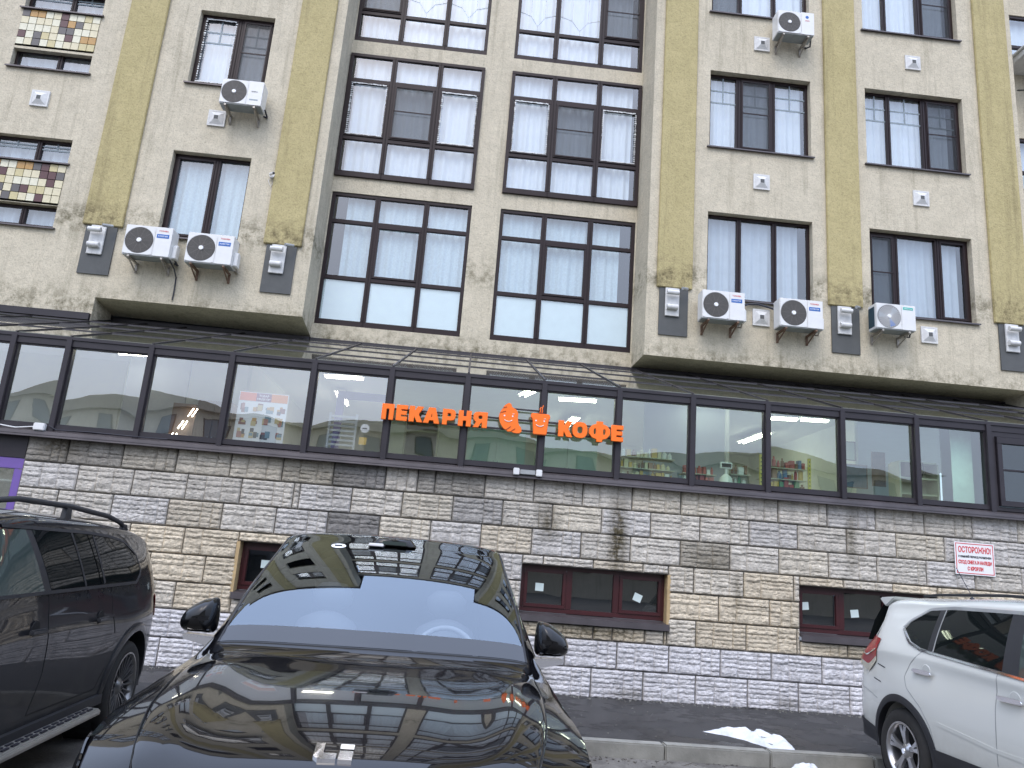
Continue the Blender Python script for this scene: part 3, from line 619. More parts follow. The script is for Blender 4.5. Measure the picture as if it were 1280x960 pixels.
cab('brown_cabinet', 'tall dark brown cabinet inside the shop behind the fourth pane from the left', 'cabinet', -3.85, -3.36, .9, 2.3, 3.62, M_INB)
cab('glass_fronted_cabinet', 'pale green cupboard behind the П of the bakery sign', 'cabinet', -.95, -.42, 1.9, 2.4, 4.0, M_INY, 4)
cab('green_cabinet', 'pale green double cabinet behind the croissant emblem', 'cabinet', .05, .92, 1.1, 2.4, 3.62, M_INGR, group='green cabinets behind the bakery sign')
cab('green_cabinet', 'pale green double cabinet behind the word КОФЕ', 'cabinet', 1.10, 2.0, 1.1, 2.4, 3.60, M_INGR, group='green cabinets behind the bakery sign')
t = thing('purple_doorway', 'pale purple door frame inside the shop left of the bakery sign', 'doorway', (-1.60, .75, 2.3))
MB().box(-.27, -.17, 0, .08, 0, 1.50).box(-.27, .5, .001, .079, 1.5, 1.6).box(.42, .5, .002, .078, 0, 1.5).build('frame', simple('lilac_frame', (.30, .25, .52), .5), t)
M_MESHW = plain('perforated_white_metal', (.62, .66, .64), .5)
t = thing('perforated_rack', 'white perforated display rack standing in front of the purple doorway', 'rack', (-1.72, .6, 2.3)); b = MB().box(-.2, -.17, 0, .03, 0, 1.25).box(.17, .2, 0, .03, 0, 1.25)
for k in range(18): b.box(-.17, .17, .01, .02, .05 + k * .067, .08 + k * .067)
b.build('mesh_panel', M_MESHW, t)
t = thing('round_sticker', 'round white door sticker behind the pane with the purple doorway', 'sticker', (-1.33, .03, 3.27)); MB().lathe([(0, 0), (.06, 0), (.06, .004), (0, .004)], 24).build('disc', M_WHITE, t); MB().box(-.03, .03, -.002, 0, -.006, .006).build('print', M_BLACKP, t)
t = thing('yellow_note', 'small yellow paper label below the round white sticker', 'label', (-1.34, .03, 3.10)); MB().box(-.05, .05, 0, .004, -.05, .05).build('paper', plain('yellow_paper', (.70, .48, .12), .6), t)
# poster ТОВАР НЕДЕЛИ
ps = thing('poster', 'white product poster with a red headline band and rows of goods behind the fifth pane', 'poster', (-2.72, .10, 3.31)); 
MB().box(-.325, .325, 0, .01, -.37, .33).build('sheet', plain('poster_paper', (.70, .74, .74), .6), ps)
MB().box(-.315, -.10, -.003, 0, .21, .32).build('headline_band', plain('poster_salmon', (.70, .16, .07), .6), ps); MB().box(-.10, .10, -.003, 0, .21, .32).build('headline_band', plain('poster_plum', (.20, .06, .14), .6), ps)
MB().box(.10, .315, -.003, 0, .21, .32).build('headline_band', plain('poster_orange', (.68, .24, .05), .6), ps)
text('headline', 'ТОВАР', .05, (0, -.005, .285), M_WHITE, ps, offset=.001, width=.13, height=.032); text('headline', 'НЕДЕЛИ', .05, (0, -.005, .24), M_WHITE, ps, offset=.001, width=.17, height=.032)
pc = [plain('print_a', (.20, .08, .07), .6), plain('print_b', (.48, .30, .10), .6), plain('print_c', (.35, .16, .14), .6), plain('print_d', (.06, .07, .08), .6), plain('print_e', (.5, .42, .22), .6), plain('print_f', (.14, .25, .30), .6)]
rp = random.Random(4)
for r_ in range(3):
    for c_ in range(4):
        b = MB(); cx, cz = -.235 + c_ * .155, .10 - r_ * .17
        for q in range(5):
            dx, dz, ww, hh = rp.uniform(-.055, .02), rp.uniform(-.06, .01), rp.uniform(.035, .07), rp.uniform(.03, .09)
            b.box(cx + dx, cx + dx + ww, -.002 - q * .0006, -.0015 - q * .0006, cz + dz, cz + dz + hh, m=rp.randrange(6))
        b.build('picture', pc, ps)
# shelves of goods, scale, pictures
M_G = [plain('goods_%s' % n, c, .5) for n, c in (('cream', (.62, .55, .36)), ('brown', (.22, .12, .07)), ('red', (.42, .08, .07)), ('green', (.12, .26, .14)), ('white', (.7, .7, .66)), ('gold', (.55, .36, .08)), ('blue', (.12, .2, .34)))]
def goods(label, x0, x1, y, zs, seed, pal, cat='goods', hmax=.14):
    t = thing('goods_rack', label, 'display rack', ((x0 + x1) / 2, y, zs[0])); r = random.Random(seed); w = (x1 - x0) / 2
    for z in zs:
        MB().box(-w, w, 0, .25, z - zs[0] - .012, z - zs[0]).build('shelf', M_INY, t)
        x = -w + .02
        while x < w - .05:
            ww = r.uniform(.04, .085); hh = r.uniform(.07, hmax); m = M_G[r.choice(pal)]
            if r.random() < .45: g_ = MB().tube([(x + ww / 2, .07, z - zs[0]), (x + ww / 2, .07, z - zs[0] + hh * .7), (x + ww / 2, .07, z - zs[0] + hh * .8), (x + ww / 2, .07, z - zs[0] + hh)], [ww * .42, ww * .42, ww * .2, ww * .2], 10)
            else: g_ = MB().box(x, x + ww - .008, .03, .12, z - zs[0], z - zs[0] + hh)
            o = g_.build('package', m, t); o.rotation_euler.z = 0
            x += ww + .004
goods('low shop rack with rows of small cream and brown packets right of the coffee sign', 2.15, 3.0, .45, [2.8, 2.96, 3.12, 3.28], 1, [0, 0, 1, 4, 5])
goods('rack with round red and pale goods beside the weighing scale', 3.14, 3.62, .5, [2.86, 2.99, 3.12], 2, [2, 4, 3, 2])
goods('rack with green and brown goods right of the weighing scale', 3.83, 4.12, .5, [2.88, 3.02, 3.16], 5, [1, 3, 4])
goods('shelf with dark red and olive packets between the two yellow posts', 4.28, 4.92, .45, [2.84, 2.98, 3.14, 3.30], 3, [1, 3, 2, 5, 6], hmax=.2)
M_YPOST = plain('yellow_post', (.62, .52, .08), .5)
for k, x in enumerate((4.24, 4.95)):
    t = thing('slotted_post', ['left', 'right'][k] + ' yellow slotted shelf post behind the pane with packets', 'post', (x, .42, 2.8), 0, 'yellow slotted posts in the shop'); b = MB().box(-.02, .02, 0, .03, 0, .66)
    b.build('post', M_YPOST, t); b = MB()
    for q in range(11): b.box(-.007, .007, -.002, 0, .03 + q * .057, .05 + q * .057)
    b.build('slots', M_BLACKP, t)
t = thing('weighing_scale', 'pale weighing scale with a raised display on a post inside the shop', 'scale', (3.73, .42, 2.86))
MB().tube([(0, 0, 0), (0, 0, .1), (0, 0, .22), (0, 0, .27)], [.1, .105, .085, .03], 16).build('body', M_G[4], t, smooth=60); MB().box(-.012, .012, -.01, .01, .26, .36).build('post', M_WHITE, t)
MB().box(-.085, .085, -.02, .02, .35, .44).build('display', M_WHITE, t, bevel=.006); MB().box(-.068, .068, -.023, -.021, .368, .422).build('screen', M_BLACKP, t)
def picture(label, x0, x1, y, z0, z1, mat, tilt=0):
    t = thing('wall_picture', label, 'picture', ((x0 + x1) / 2, y, (z0 + z1) / 2)); w, h = (x1 - x0) / 2, (z1 - z0) / 2; t.rotation_euler = (0, tilt, 0)
    MB().box(-w, w, 0, .02, h - .012, h).box(-w, w, 0, .02, -h, -h + .012).box(-w, -w + .012, 0, .02, -h + .012, h - .012).box(w - .012, w, 0, .02, -h + .012, h - .012).build('frame', M_INB, t)
    MB().box(-w + .012, w - .012, .008, .014, -h + .012, h - .012).build('print', mat, t)
picture('small brown framed picture high behind the second pane from the right', 5.50, 5.68, .5, 3.5, 3.78, M_INY)
picture('larger dark blue framed board low behind the second pane from the right', 5.42, 5.82, .45, 3.10, 3.44, simple('blue_print', (.05, .07, .10), .4, vary=.5, vscale=9))
picture('brown abstract panel with cut-out shapes behind the second pane from the right', 5.92, 6.12, .5, 3.16, 3.66, simple('brown_print', (.10, .06, .04), .5, vary=.6, vscale=8))
cab('wall_shelf', 'beige open shelving with dark boxes behind the last clear pane on the right', 'shelf', 6.33, 6.92, .5, 2.85, 3.55, M_INY, 3, depth=.3)
t = thing('desk_equipment', 'dark box and cable on the beige shelving behind the last clear pane', 'box', (6.55, .48, 3.34)); MB().box(-.16, .1, 0, .2, 0, .2).build('box', M_INB, t, bevel=.01); MB().tube([(.12, .05, 0), (.16, .04, .1), (.14, .03, .22)], .008, 6).build('cable', M_BLACKP, t)

# ------------------------------------------------------------------ bakery sign
bs = thing('bakery_sign', 'orange three-dimensional bakery and coffee sign with croissant and cup emblems on the shopfront', 'sign', (.5, -.14, 3.35))
def bx(x): return x - .5
b = MB()
for (a, c, z) in ((-1.02, 2.05, 3.545), (-1.02, 2.05, 3.405)): b.box(bx(a), bx(c), .035, .055, z - 3.35 - .012, z - 3.35 + .012)
b.box(bx(.6), bx(1.0), .036, .054, .33, .35)
b.build('rail', M_DARKM, bs)
LT = [('П', -1.115, -.955), ('Е', -.925, -.775), ('К', -.755, -.57), ('А', -.565, -.345), ('Р', -.315, -.14), ('Н', -.105, .07), ('Я', .095, .285)]
L2 = [('К', 1.235, 1.43), ('О', 1.425, 1.63), ('Ф', 1.65, 1.935), ('Е', 1.95, 2.115)]
def circ(cx, cz, rx, rz, n=20, p=2.5, rev=False):
    o = []
    for k in range(n):
        t = 2 * math.pi * k / n; c_, s_ = math.cos(t), math.sin(t); o.append((cx + rx * math.copysign(abs(c_) ** (2 / p), c_), cz + rz * math.copysign(abs(s_) ** (2 / p), s_)))
    return o[::-1] if rev else o
GL = {'П': [[(0, 0), (0, 1), (1, 1), (1, 0), (.63, 0), (.63, .70), (.37, .70), (.37, 0)]],
      'Е': [[(0, 0), (0, 1), (1, 1), (1, .75), (.42, .75), (.42, .62), (.93, .62), (.93, .39), (.42, .39), (.42, .25), (1, .25), (1, 0)]],
      'К': [[(0, 0), (0, 1), (.36, 1), (.36, .64), (.60, 1), (1, 1), (.68, .52), (1, 0), (.60, 0), (.36, .38), (.36, 0)]],
      'А': [[(0, 0), (.30, 1), (.70, 1), (1, 0), (.68, 0), (.63, .19), (.37, .19), (.32, 0)], [(.44, .40), (.56, .40), (.50, .72)]],
      'Р': [[(0, 0), (0, 1), (.66, 1), (.88, .96), (1, .84), (1, .46), (.88, .32), (.66, .28), (.36, .28), (.36, 0)], [(.36, .52), (.60, .52), (.66, .57), (.66, .72), (.60, .77), (.36, .77)]],
      'Н': [[(0, 0), (0, 1), (.36, 1), (.36, .63), (.64, .63), (.64, 1), (1, 1), (1, 0), (.64, 0), (.64, .37), (.36, .37), (.36, 0)]],
      'Я': [[(1, 0), (1, 1), (.34, 1), (.12, .96), (0, .84), (0, .54), (.12, .40), (.22, .37), (0, 0), (.38, 0), (.56, .32), (.64, .32), (.64, 0)], [(.64, .54), (.40, .54), (.34, .58), (.34, .74), (.40, .78), (.64, .78)]],
      'О': [circ(.5, .5, .5, .5), circ(.5, .5, .19, .23, 14, 3)],
      'Ф': [[(.36, 0), (.36, .12), (.14, .2), (0, .38), (0, .62), (.14, .80), (.36, .88), (.36, 1), (.64, 1), (.64, .88), (.86, .80), (1, .62), (1, .38), (.86, .2), (.64, .12), (.64, 0)], circ(.27, .5, .07, .16, 12), circ(.73, .5, .07, .16, 12)]}
def glyph(ch, x0, x1, z0, z1, mat, parent, sh=.0, depth=.024):
    cu = bpy.data.curves.new('letter', 'CURVE'); cu.dimensions = '2D'; cu.fill_mode = 'BOTH'; cu.extrude = depth; cu.bevel_depth = .003; cu.bevel_resolution = 1
    for pl in GL[ch]:
        sp = cu.splines.new('POLY'); sp.points.add(len(pl) - 1); sp.use_cyclic_u = True
        for k, (a, c) in enumerate(pl): sp.points[k].co = (x0 + a * (x1 - x0) + sh * (c - .5), z0 + c * (z1 - z0), 0, 1)
    tmp = bpy.data.objects.new('letter', cu); C.objects.link(tmp); bpy.context.view_layer.update()
    me = bpy.data.meshes.new_from_object(tmp.evaluated_get(bpy.context.evaluated_depsgraph_get())); bpy.data.objects.remove(tmp)
    me.materials.clear(); me.materials.append(mat); o = obj('letter', me, parent); o.rotation_euler = (R(90), 0, 0); return o
for set_, z0, z1 in ((LT, .037, .243), (L2, .015, .228)):
    for ch, a, c in set_:
        e_ = .03 if ch == 'Ф' else 0
        glyph(ch, bx(a) + .004, bx(c) - .004, z0 - e_, z1 + e_, M_ORANGE, bs)
def smooth_outline(pts, n=6):
    out = []; k = len(pts)
    for i in range(k):
        p0, p1, p2, p3 = [Vector((*pts[(i + d) % k], 0)) for d in (-1, 0, 1, 2)]
        for j in range(n):
            t = j / n; q = .5 * ((2 * p1) + (-p0 + p2) * t + (2 * p0 - 5 * p1 + 4 * p2 - p3) * t * t + (-p0 + 3 * p1 - 3 * p2 + p3) * t ** 3); out.append((q.x, q.y))
    return out
cr = [(.55, .40), (.585, .385), (.60, .35), (.655, .32), (.685, .27), (.685, .22), (.70, .13), (.735, .08), (.745, .03), (.71, .005), (.64, .005), (.61, .02), (.565, .015), (.545, .035), (.51, .05), (.47, .10), (.44, .17), (.435, .23), (.45, .28), (.475, .325), (.50, .365)]
cro = MB().prism(smooth_outline([(bx(a), c) for a, c in cr], 4), -.028, .028); co = cro.build('croissant_emblem', M_ORANGE, bs)
for p, q in (((.445, .262), (.52, .285)), ((.478, .33), (.53, .345)), ((.545, .04), (.60, .085)), ((.61, .025), (.66, .06))):
    MB().tube([(bx(p[0]), -.030, p[1]), (bx(q[0]), -.030, q[1])], .005, 6).build('fold_line', plain('dark_orange_fold', (.30, .035, .002), .5), co)
def face(parent, cx, cz, s):
    for d in (-.055, .055): MB().lathe([(0, -.002), (.011 * s, -.002), (.011 * s, 0), (0, 0)], 12, c=(cx + d * s, -.030, cz + .03 * s)).build('eye', M_WHITE, parent).scale = (1, 1, 1)
    MB().tube([(cx + .055 * s * math.sin(a), -.032, cz - .02 * s - .035 * s * math.cos(a) + .01) for a in np.linspace(-1.2, 1.2, 9)], .005, 6).build('smile', M_WHITE, parent)
    MB().tube([(cx + .05 * s, -.032, cz + .058 * s), (cx + .075 * s, -.032, cz + .062 * s)], .004, 6).build('eyebrow', M_WHITE, parent)
face(co, bx(.56), .195, 1)
cp = [(.865, .295), (1.10, .295), (1.118, .27), (1.118, .235), (1.10, .21), (1.082, .01), (.905, .01), (.885, .21), (.862, .235), (.855, .27)]
cu_ = MB().prism([(bx(a), c) for a, c in cp][::-1], -.028, .028).build('cup_emblem', M_ORANGE, bs, bevel=.008)
face(cu_, bx(.985), .165, 1)
for d in (0, .028): MB().tube([(bx(.975 + d), -.01, .31), (bx(.985 + d), -.01, .335), (bx(.975 + d), -.01, .36), (bx(.99 + d), -.01, .385 + d)], .007, 6).build('steam', M_ORANGE, cu_)

# small fittings on the sill
t = thing('sign_power_supply', 'slim silver power unit between two white junction boxes on the sill below the cup emblem', 'power unit', (.87, -.14, 2.85))
MB().box(-.1, .1, -.02, .02, -.03, .03).build('unit', M_GRAYP, t, bevel=.004)
for s in (-1, 1): MB().box(s * .15 - .04, s * .15 + .04, -.03, .02, -.045, .045).build('junction_box', M_ACW, t, bevel=.008)
t = thing('junction_box', 'white junction box with a white cable on the sill at the left', 'junction box', (-5.40, -.10, 2.90)); MB().box(-.07, .07, -.04, .03, -.045, .05).build('box', M_ACW, t, bevel=.01)
MB().tube([(-.07, 0, .0), (-.3, .0, -.03), (-.6, 0, .0), (-.9, .0, -.01), (-1.4, 0, .0)], .008, 6).build('cable', M_ACW, t)
t = thing('loose_cable', 'black cable sagging along the shopfront sill at the left', 'cable', (-5.3, -.09, 2.93)); MB().tube([(0, 0, 0), (.1, 0, -.05), (.5, .0, -.04), (1.2, -.01, -.05), (1.5, 0, -.045)], .007, 6).build('cable', M_BLACKP, t)
# ------------------------------------------------------------------ apartment building above the shop
bld = thing('apartment_building', 'cream and yellow stucco apartment building with brown framed windows above the shopfront', 'building', (0, YF, 5.2))
def part(b, name, mats, parent=None, **k):
    o = b.build(name, mats, parent or bld, **k)
    if parent is None: o.location = (0, -YF, -5.2)
    return o
TOP = 20.0; P = 3.09
rowsF = [(6.80, 8.53), (9.93, 11.62), (13.0, 14.71)] + [(13.0 + P * k, 14.71 + P * k) for k in (1,)]
rowsL = [(6.93, 8.62), (10.06, 11.64), (13.1, 14.73)] + [(13.1 + P * k, 14.73 + P * k) for k in (1,)]
thin = []
for k in range(4):
    z = k * 3.09
    thin += [(-9.07, -7.63, 6.87 + z, 7.28 + z), (-9.07, -7.63, 8.13 + z, 8.6 + z)]
holesL = thin + [(-5.82, -4.40, a, c) for a, c in rowsL]
holesR = [(4.245, 6.30, a, c) for a, c in rowsF] + [(7.436, 9.49, a, c) for a, c in rowsF]
b = MB(); wall_holes(b, -10.6, -3.06, 5.655, TOP, holesL, YF, .17); part(b, 'wall', M_CREAM)
b = MB(); b.box(-10.6, -6.65, YF, YF + .7, 5.0, 5.655); part(b, 'lower_wall', M_CREAM)
b = MB(); wall_holes(b, 3.11, 10.66, 5.56, TOP, holesR, YF, .17); part(b, 'wall', M_CREAM)
b = MB(); b.box(10.5, 16, YF, YF + .9, 4.6, 5.56); part(b, 'lower_wall', M_SOFF)
# undersides of the two bays, rising returns beside the recess
part(MB().quad((-6.65, YF, 5.655), (-3.06, YF, 5.655), (-3.03, YC, 5.52), (-6.65, YC, 5.56)), 'soffit', M_SOFF)
part(MB().quad((3.11, YF, 5.56), (10.5, YF, 5.56), (10.5, YC, 5.50), (3.04, YC, 5.50)), 'soffit', M_SOFF)
part(MB().quad((-3.06, YF, 5.655), (-3.03, YC, 5.52), (-3.03, YC, TOP), (-3.06, YF, TOP)), 'return_wall', M_CREAM)
part(MB().quad((3.11, YF, 5.56), (3.04, YC, 5.50), (3.04, YC, TOP), (3.11, YF, TOP)), 'return_wall', M_CREAM)
part(MB().quad((10.66, YF, 5.56), (10.60, YC, 5.4), (10.60, YC, TOP), (10.66, YF, TOP)), 'return_wall', M_CREAM)
part(MB().quad((-10.6, YF, 5.2), (-10.6, YC, 5.2), (-10.6, YC, TOP), (-10.6, YF, TOP)), 'return_wall', M_CREAM)
rowsC = [(5.79, 8.51), (8.85, 11.60), (11.93, 14.69)] + [(11.93 + P * k, 14.69 + P * k) for k in (1,)]
holesC = [(-3.01, -.265, a, c) for a, c in rowsC] + [(.305, 3.02, a, c) for a, c in rowsC]
b = MB(); wall_holes(b, -3.03, 3.04, 5.50, TOP - 1.8, holesC, YC, .12); part(b, 'wall', M_CREAM)
hr = [(11.12, 14.0, 13.2 - P + P * k, 14.5 - P + P * k) for k in range(-1, 3)]
b = MB(); wall_holes(b, 10.6, 16, 5.4, TOP, hr, YC, .12); part(b, 'wall', M_CREAM)
hl = [(-13.6, -10.9, 5.79 + P * k, 8.51 + P * k) for k in range(4)]
b = MB(); wall_holes(b, -16, -10.6, 5.4, TOP, hl, YC, .12); part(b, 'wall', M_CREAM)
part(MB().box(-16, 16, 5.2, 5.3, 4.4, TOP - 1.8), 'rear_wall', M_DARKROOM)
part(MB().box(-10.7, -3.0, YF - .12, 5.2, TOP + .002, TOP + .22).box(3.05, 10.75, YF - .12, 5.2, TOP + .002, TOP + .22).box(-2.99, 3.04, YC - .05, 5.2, TOP - 1.8, TOP - 1.6).box(-16, -10.71, YC - .1, 5.2, TOP + .003, TOP + .22).box(10.76, 16, YC - .1, 5.2, TOP + .003, TOP + .22), 'roof_cornice', M_DARKM)
# yellow pilasters with rounded foot, slate panel and scroll bracket
def pilaster(x0, x1, z0, hasfoot=True):
    o = part(MB().box(x0, x1, YF - .055, YF - .001, z0, TOP), 'pilaster', M_YEL, bevel=.012)
    if not hasfoot: return
    xc = (x0 + x1) / 2; w = .27 if x1 - x0 < .75 else .28
    part(MB().box(xc - w - .005, xc + w - .005, YF - .03, YF - .001, z0 - .92, z0 - .012), 'slate_panel', M_GPANEL)
    # scroll bracket: back plate, volute body, lower roll, sheet-metal cap
    y0 = YF - .035; bxm = xc - .04
    k = part(MB().box(bxm - .13, bxm + .13, y0 - .035, y0, z0 - .56, z0 - .015), 'scroll_bracket', M_WHITEP, bevel=.006)
    prof = []
    for a in np.linspace(-1.2, 1.9, 12): prof.append((y0 - .12 - .085 * math.cos(a), z0 - .13 + .085 * math.sin(a)))
    prof += [(y0 - .035, z0 - .04), (y0 - .035, z0 - .44)]
    prof += [(y0 - .08, z0 - .40), (y0 - .10, z0 - .33), (y0 - .115, z0 - .26)]
    MB().prism(prof, bxm - .105, bxm + .085, axis='x').build('volute', M_WHITEP, k, smooth=40)
    MB().lathe([(0, -.1), (.05, -.1), (.05, .1), (0, .1)], 16, c=(bxm - .01, y0 - .075, z0 - .40), axis='x').build('lower_roll', M_WHITEP, k, smooth=40)
    MB().lathe([(0, -.115), (.045, -.115), (.045, .105), (0, .105)], 14, c=(bxm - .01, y0 - .125, z0 - .135), axis='x').build('eye', M_WHITEP, k, smooth=40)
    cp_ = MB(); 
    cp_.prism([(-.20, 0), (.22, -.0), (.24, .02), (-.20, .025)], -.1, .1).build('cap', M_GRAYP, k)
    cap = k.children[-1]; cap.location = (bxm, y0 - .12, z0 - .035); cap.rotation_euler = (0, R(6), 0)
    MB().tube([(bxm + .14, y0 - .20, z0 - .07), (bxm + .26, y0 - .08, z0 - .03)], .03, 8).build('drain_pipe', M_GRAYP, k)
for x0, x1, z in ((-7.12, -6.42, 6.985), (-3.93, -3.25, 6.96), (3.29, 3.96, 6.885), (6.57, 7.24, 6.86), (9.82, 10.53, 6.835)): pilaster(x0, x1, z)

# square vent covers
def vent_mesh():
    b = MB(); s = .16
    for (a, c, e, f) in ((-s, s, s - .03, s), (-s, s, -s, -s + .03), (-s, -s + .03, -s + .03, s - .03), (s - .03, s, -s + .03, s - .03)): b.box(a, c, -.035, 0, e, f)
    t = s - .03
    for p, q in (((-t, -t), (t, -t)), ((t, -t), (t, t)), ((t, t), (-t, t)), ((-t, t), (-t, -t))):
        b.quad((p[0], -.03, p[1]), (q[0], -.03, q[1]), (q[0] * .3, -.075, q[1] * .3), (p[0] * .3, -.075, p[1] * .3))
    b.quad(*[(x * .3, -.0751, z * .3) for x, z in ((-t, -t), (t, -t), (t, t), (-t, t))], m=1)
    return b.mesh('vent_cover', [M_WHITEP, M_GPANEL])
vme = vent_mesh()
for x, z in ((-8.37, 9.36), (-5.15, 9.345), (-8.37, 12.4), (5.29, 12.34), (5.285, 9.25), (8.47, 12.32), (8.5, 9.27), (5.28, 6.475), (8.52, 6.46)):
    obj('vent_cover', vme, bld, (x, -.0, z - 5.2))

# mosaic panels of single tiles between the thin windows
TM = [simple('mosaic_' + n, c, .35, vary=.12, vscale=15) for n, c in (('cream', (.62, .56, .38)), ('pale', (.66, .63, .48)), ('ochre', (.42, .24, .07)), ('plum', (.085, .03, .03)), ('slate', (.10, .09, .085)), ('sand', (.52, .45, .24)))]
tme = [MB().box(.004, .139, -.012, 0, .004, .146).mesh('tile', m, bevel=.002) for m in TM]
rt = random.Random(5)
for k in range(2):
    z0 = 7.30 + 3.13 * k
    p_ = part(MB().box(-9.07, -7.625, YF + .0, YF + .12, z0 - .01, z0 + .80), 'mosaic_panel', M_WHITEP)
    for i in range(10):
        for j in range(5):
            o = obj('tile', rt.choice(tme[:1] * 3 + tme[1:2] * 3 + tme[5:6] * 2 + tme[2:5] * 2), p_, (-9.065 + i * .144, YF - .001, z0 + .02 + j * .152))
for k in range(2, 4): part(MB().box(-9.07, -7.625, YF, YF + .12, 7.29 + P * k, 8.1 + P * k), 'mosaic_panel', TM[0])

# windows
def curtain(parent, x0, x1, z0, z1, y, mat, seed, amp=.022, name='curtain'):
    r = random.Random(seed); n = max(24, int((x1 - x0) / .022)); G = []; ph = r.uniform(0, 6); f1, f2 = r.uniform(34, 46), r.uniform(13, 19)
    for i in range(n + 1):
        x = x0 + (x1 - x0) * i / n; row = []
        for j in range(5):
            v = j / 4; d = amp * (math.sin(x * f1 + ph + .6 * math.sin(x * 5 + v * 1.4)) + .8 * math.sin(x * f2 + ph * 2 + v * .5)) * (1 - .35 * v)
            row.append((x, y + d, z0 + (z1 - z0) * v))
        G.append(row)
    MB().grid(G).build(name, mat, parent, smooth=80)
def window(x0, x1, z0, z1, y, vx, hz, seed, sashes=(), screens=(), films=(), garlands=(), sill=True, curt=None, t=.055, bars=(), lead=(), gaps=(.0, .0), dark=(), name='window', loc=(0, -YF, -5.2), parent=bld):
    """brown frame of outer bars, mullions at vx, transoms at hz; cells are numbered (column, row) from the lower left"""
    f = MB(); d0, d1 = y, y + .07; hb = .04
    bt = .115 if y > YC - .1 else t + .01
    f.box(x0, x1, d0, d1, z0, z0 + bt).box(x0, x1, d0, d1, z1 - t, z1).box(x0, x0 + t, d0 + .001, d1, z0 + bt, z1 - t).box(x1 - t, x1, d0 + .001, d1, z0 + bt, z1 - t)
    mw = .052 if y > YC - .1 else .044
    for x in vx: f.box(x - mw, x + mw, d0 - .006, d1 - .001, z0 + bt, z1 - t).box(x - .008, x + .008, d0 - .016, d0 - .006, z0 + .01, z1 - .01)
    xe = [x0 + t] + [e for x in vx for e in (x - mw, x + mw)] + [x1 - t]; xe = [(xe[i], xe[i + 1]) for i in range(0, len(xe), 2)]
    ze = [z0 + bt] + [e for z in hz for e in (z - hb, z + hb)] + [z1 - t]; ze = [(ze[i], ze[i + 1]) for i in range(0, len(ze), 2)]
    for a, c in xe:
        for z in hz: f.box(a, c, d0 + .004, d1 - .002, z - hb, z + hb)
    o = f.build(name, M_FRAME, parent, bevel=.005); o.location = loc
    for i, (a, c) in enumerate(xe):
        for j, (e, g) in enumerate(ze):
            aa, cc, ee, gg = a, c, e, g
            if (i, j) in sashes or (i, -1) in sashes:
                s = MB(); q = .045
                s.box(a + .003, c - .003, y - .014, y + .05, e + .003, e + q).box(a + .003, c - .003, y - .014, y + .05, g - q, g - .003).box(a + .003, a + q, y - .013, y + .049, e + q, g - q).box(c - q, c - .003, y - .013, y + .049, e + q, g - q)
                s.build('sash', M_FRAME, o, bevel=.004); aa += q; cc -= q; ee += q; gg -= q
            rx, ry = RND.uniform(-.004, .004), RND.uniform(-.004, .004)
            MB().quad((aa, y + .035 - rx, ee), (cc, y + .035 + ry, ee), (cc, y + .035 + rx, gg), (aa, y + .035 - ry, gg)).build('pane', M_GLASS, o)
            if (i, j) in films: MB().box(aa, cc, y + .045, y + .05, ee, gg).build('milky_film', M_FILM, o)
            if (i, j) in screens:
                s = MB().quad((aa - .01, y - .02, ee), (cc + .01, y - .02, ee), (cc + .01, y - .02, gg), (aa - .01, y - .02, gg)).build('insect_screen', M_SCREEN, o)
                zc = (ee + gg) / 2 + .02; s = MB().box(aa - .02, cc + .02, y - .03, y - .021, zc - .012, zc + .012)
                for (p_, q_, r_, s_) in ((aa - .02, cc + .02, gg - .01, gg + .015), (aa - .02, cc + .02, ee - .015, ee + .01), (aa - .02, aa + .004, ee + .01, gg - .01), (cc - .004, cc + .02, ee + .01, gg - .01)): s.box(p_, q_, y - .03, y - .0205, r_, s_)
                s.build('screen_frame', M_FRAME, o)
            if (i, j) in garlands:
                s = MB(); r = random.Random(seed + i)
                n = 26
                for k in range(n):
                    for (px, pz) in ((aa + (cc - aa) * k / n, ee), (aa + (cc - aa) * k / n, gg), (aa, ee + (gg - ee) * k / n), (cc, ee + (gg - ee) * k / n)):
                        w_ = r.uniform(.006, .02); s.box(px - w_, px + w_, y - .018, y - .0145, pz - r.uniform(.004, .018), pz + r.uniform(.004, .018))
                tag(s.build('paper_garland', M_PLEAD, o), kind='stuff')
            if (i, j) in bars:
                s = MB(); h = (gg - ee); zc = gg - h * .36; z2 = gg - h * .19; xm = (aa + cc) / 2; yb_ = y + .022
                s.box(aa, cc, yb_, yb_ + .006, zc - .014, zc + .014).box(aa, cc, yb_, yb_ + .006, z2 - .012, z2 + .012).box(xm - .012, xm + .012, yb_ + .0005, yb_ + .0065, zc + .014, gg)
                s.build('glazing_bar', M_GREYBAR, o)
            if (i, j) in lead:
                s = MB(); w_ = (cc - aa); h = gg - ee
                xm = (aa + cc) / 2
                for pl in ([(aa + w_ * .3, gg), (aa + w_ * .3, gg - h * .72), (xm, ee + h * .1), (cc - w_ * .3, gg - h * .72), (cc - w_ * .3, gg)], [(aa, gg - h * .66), (aa + w_ * .3, gg - h * .72)], [(cc, gg - h * .66), (cc - w_ * .3, gg - h * .72)], [(xm, ee), (xm, ee + h * .1)]):
                    s.tube([(p[0], y + .03, p[1]) for p in pl], .006, 5)
                s.build('lead_strip', M_PLEAD, o)
    ga, gc = gaps; ins = .02
    curtain(o, x0 + ga + ins, x1 - gc - ins, z0 - .02, z1 + .02, y + .16, curt or M_CURT, seed)
    if sill: MB().prism([(y + .02, z0 + .002), (YF - .055 if y < YC else YC - .04, z0 - .022), (YF - .058 if y < YC else YC - .043, z0 - .05), (y + .0, z0 - .012)], x0 - .05, x1 + .05, axis='x').build('sill', M_SILL, o)
    return o
yw = YF + .13
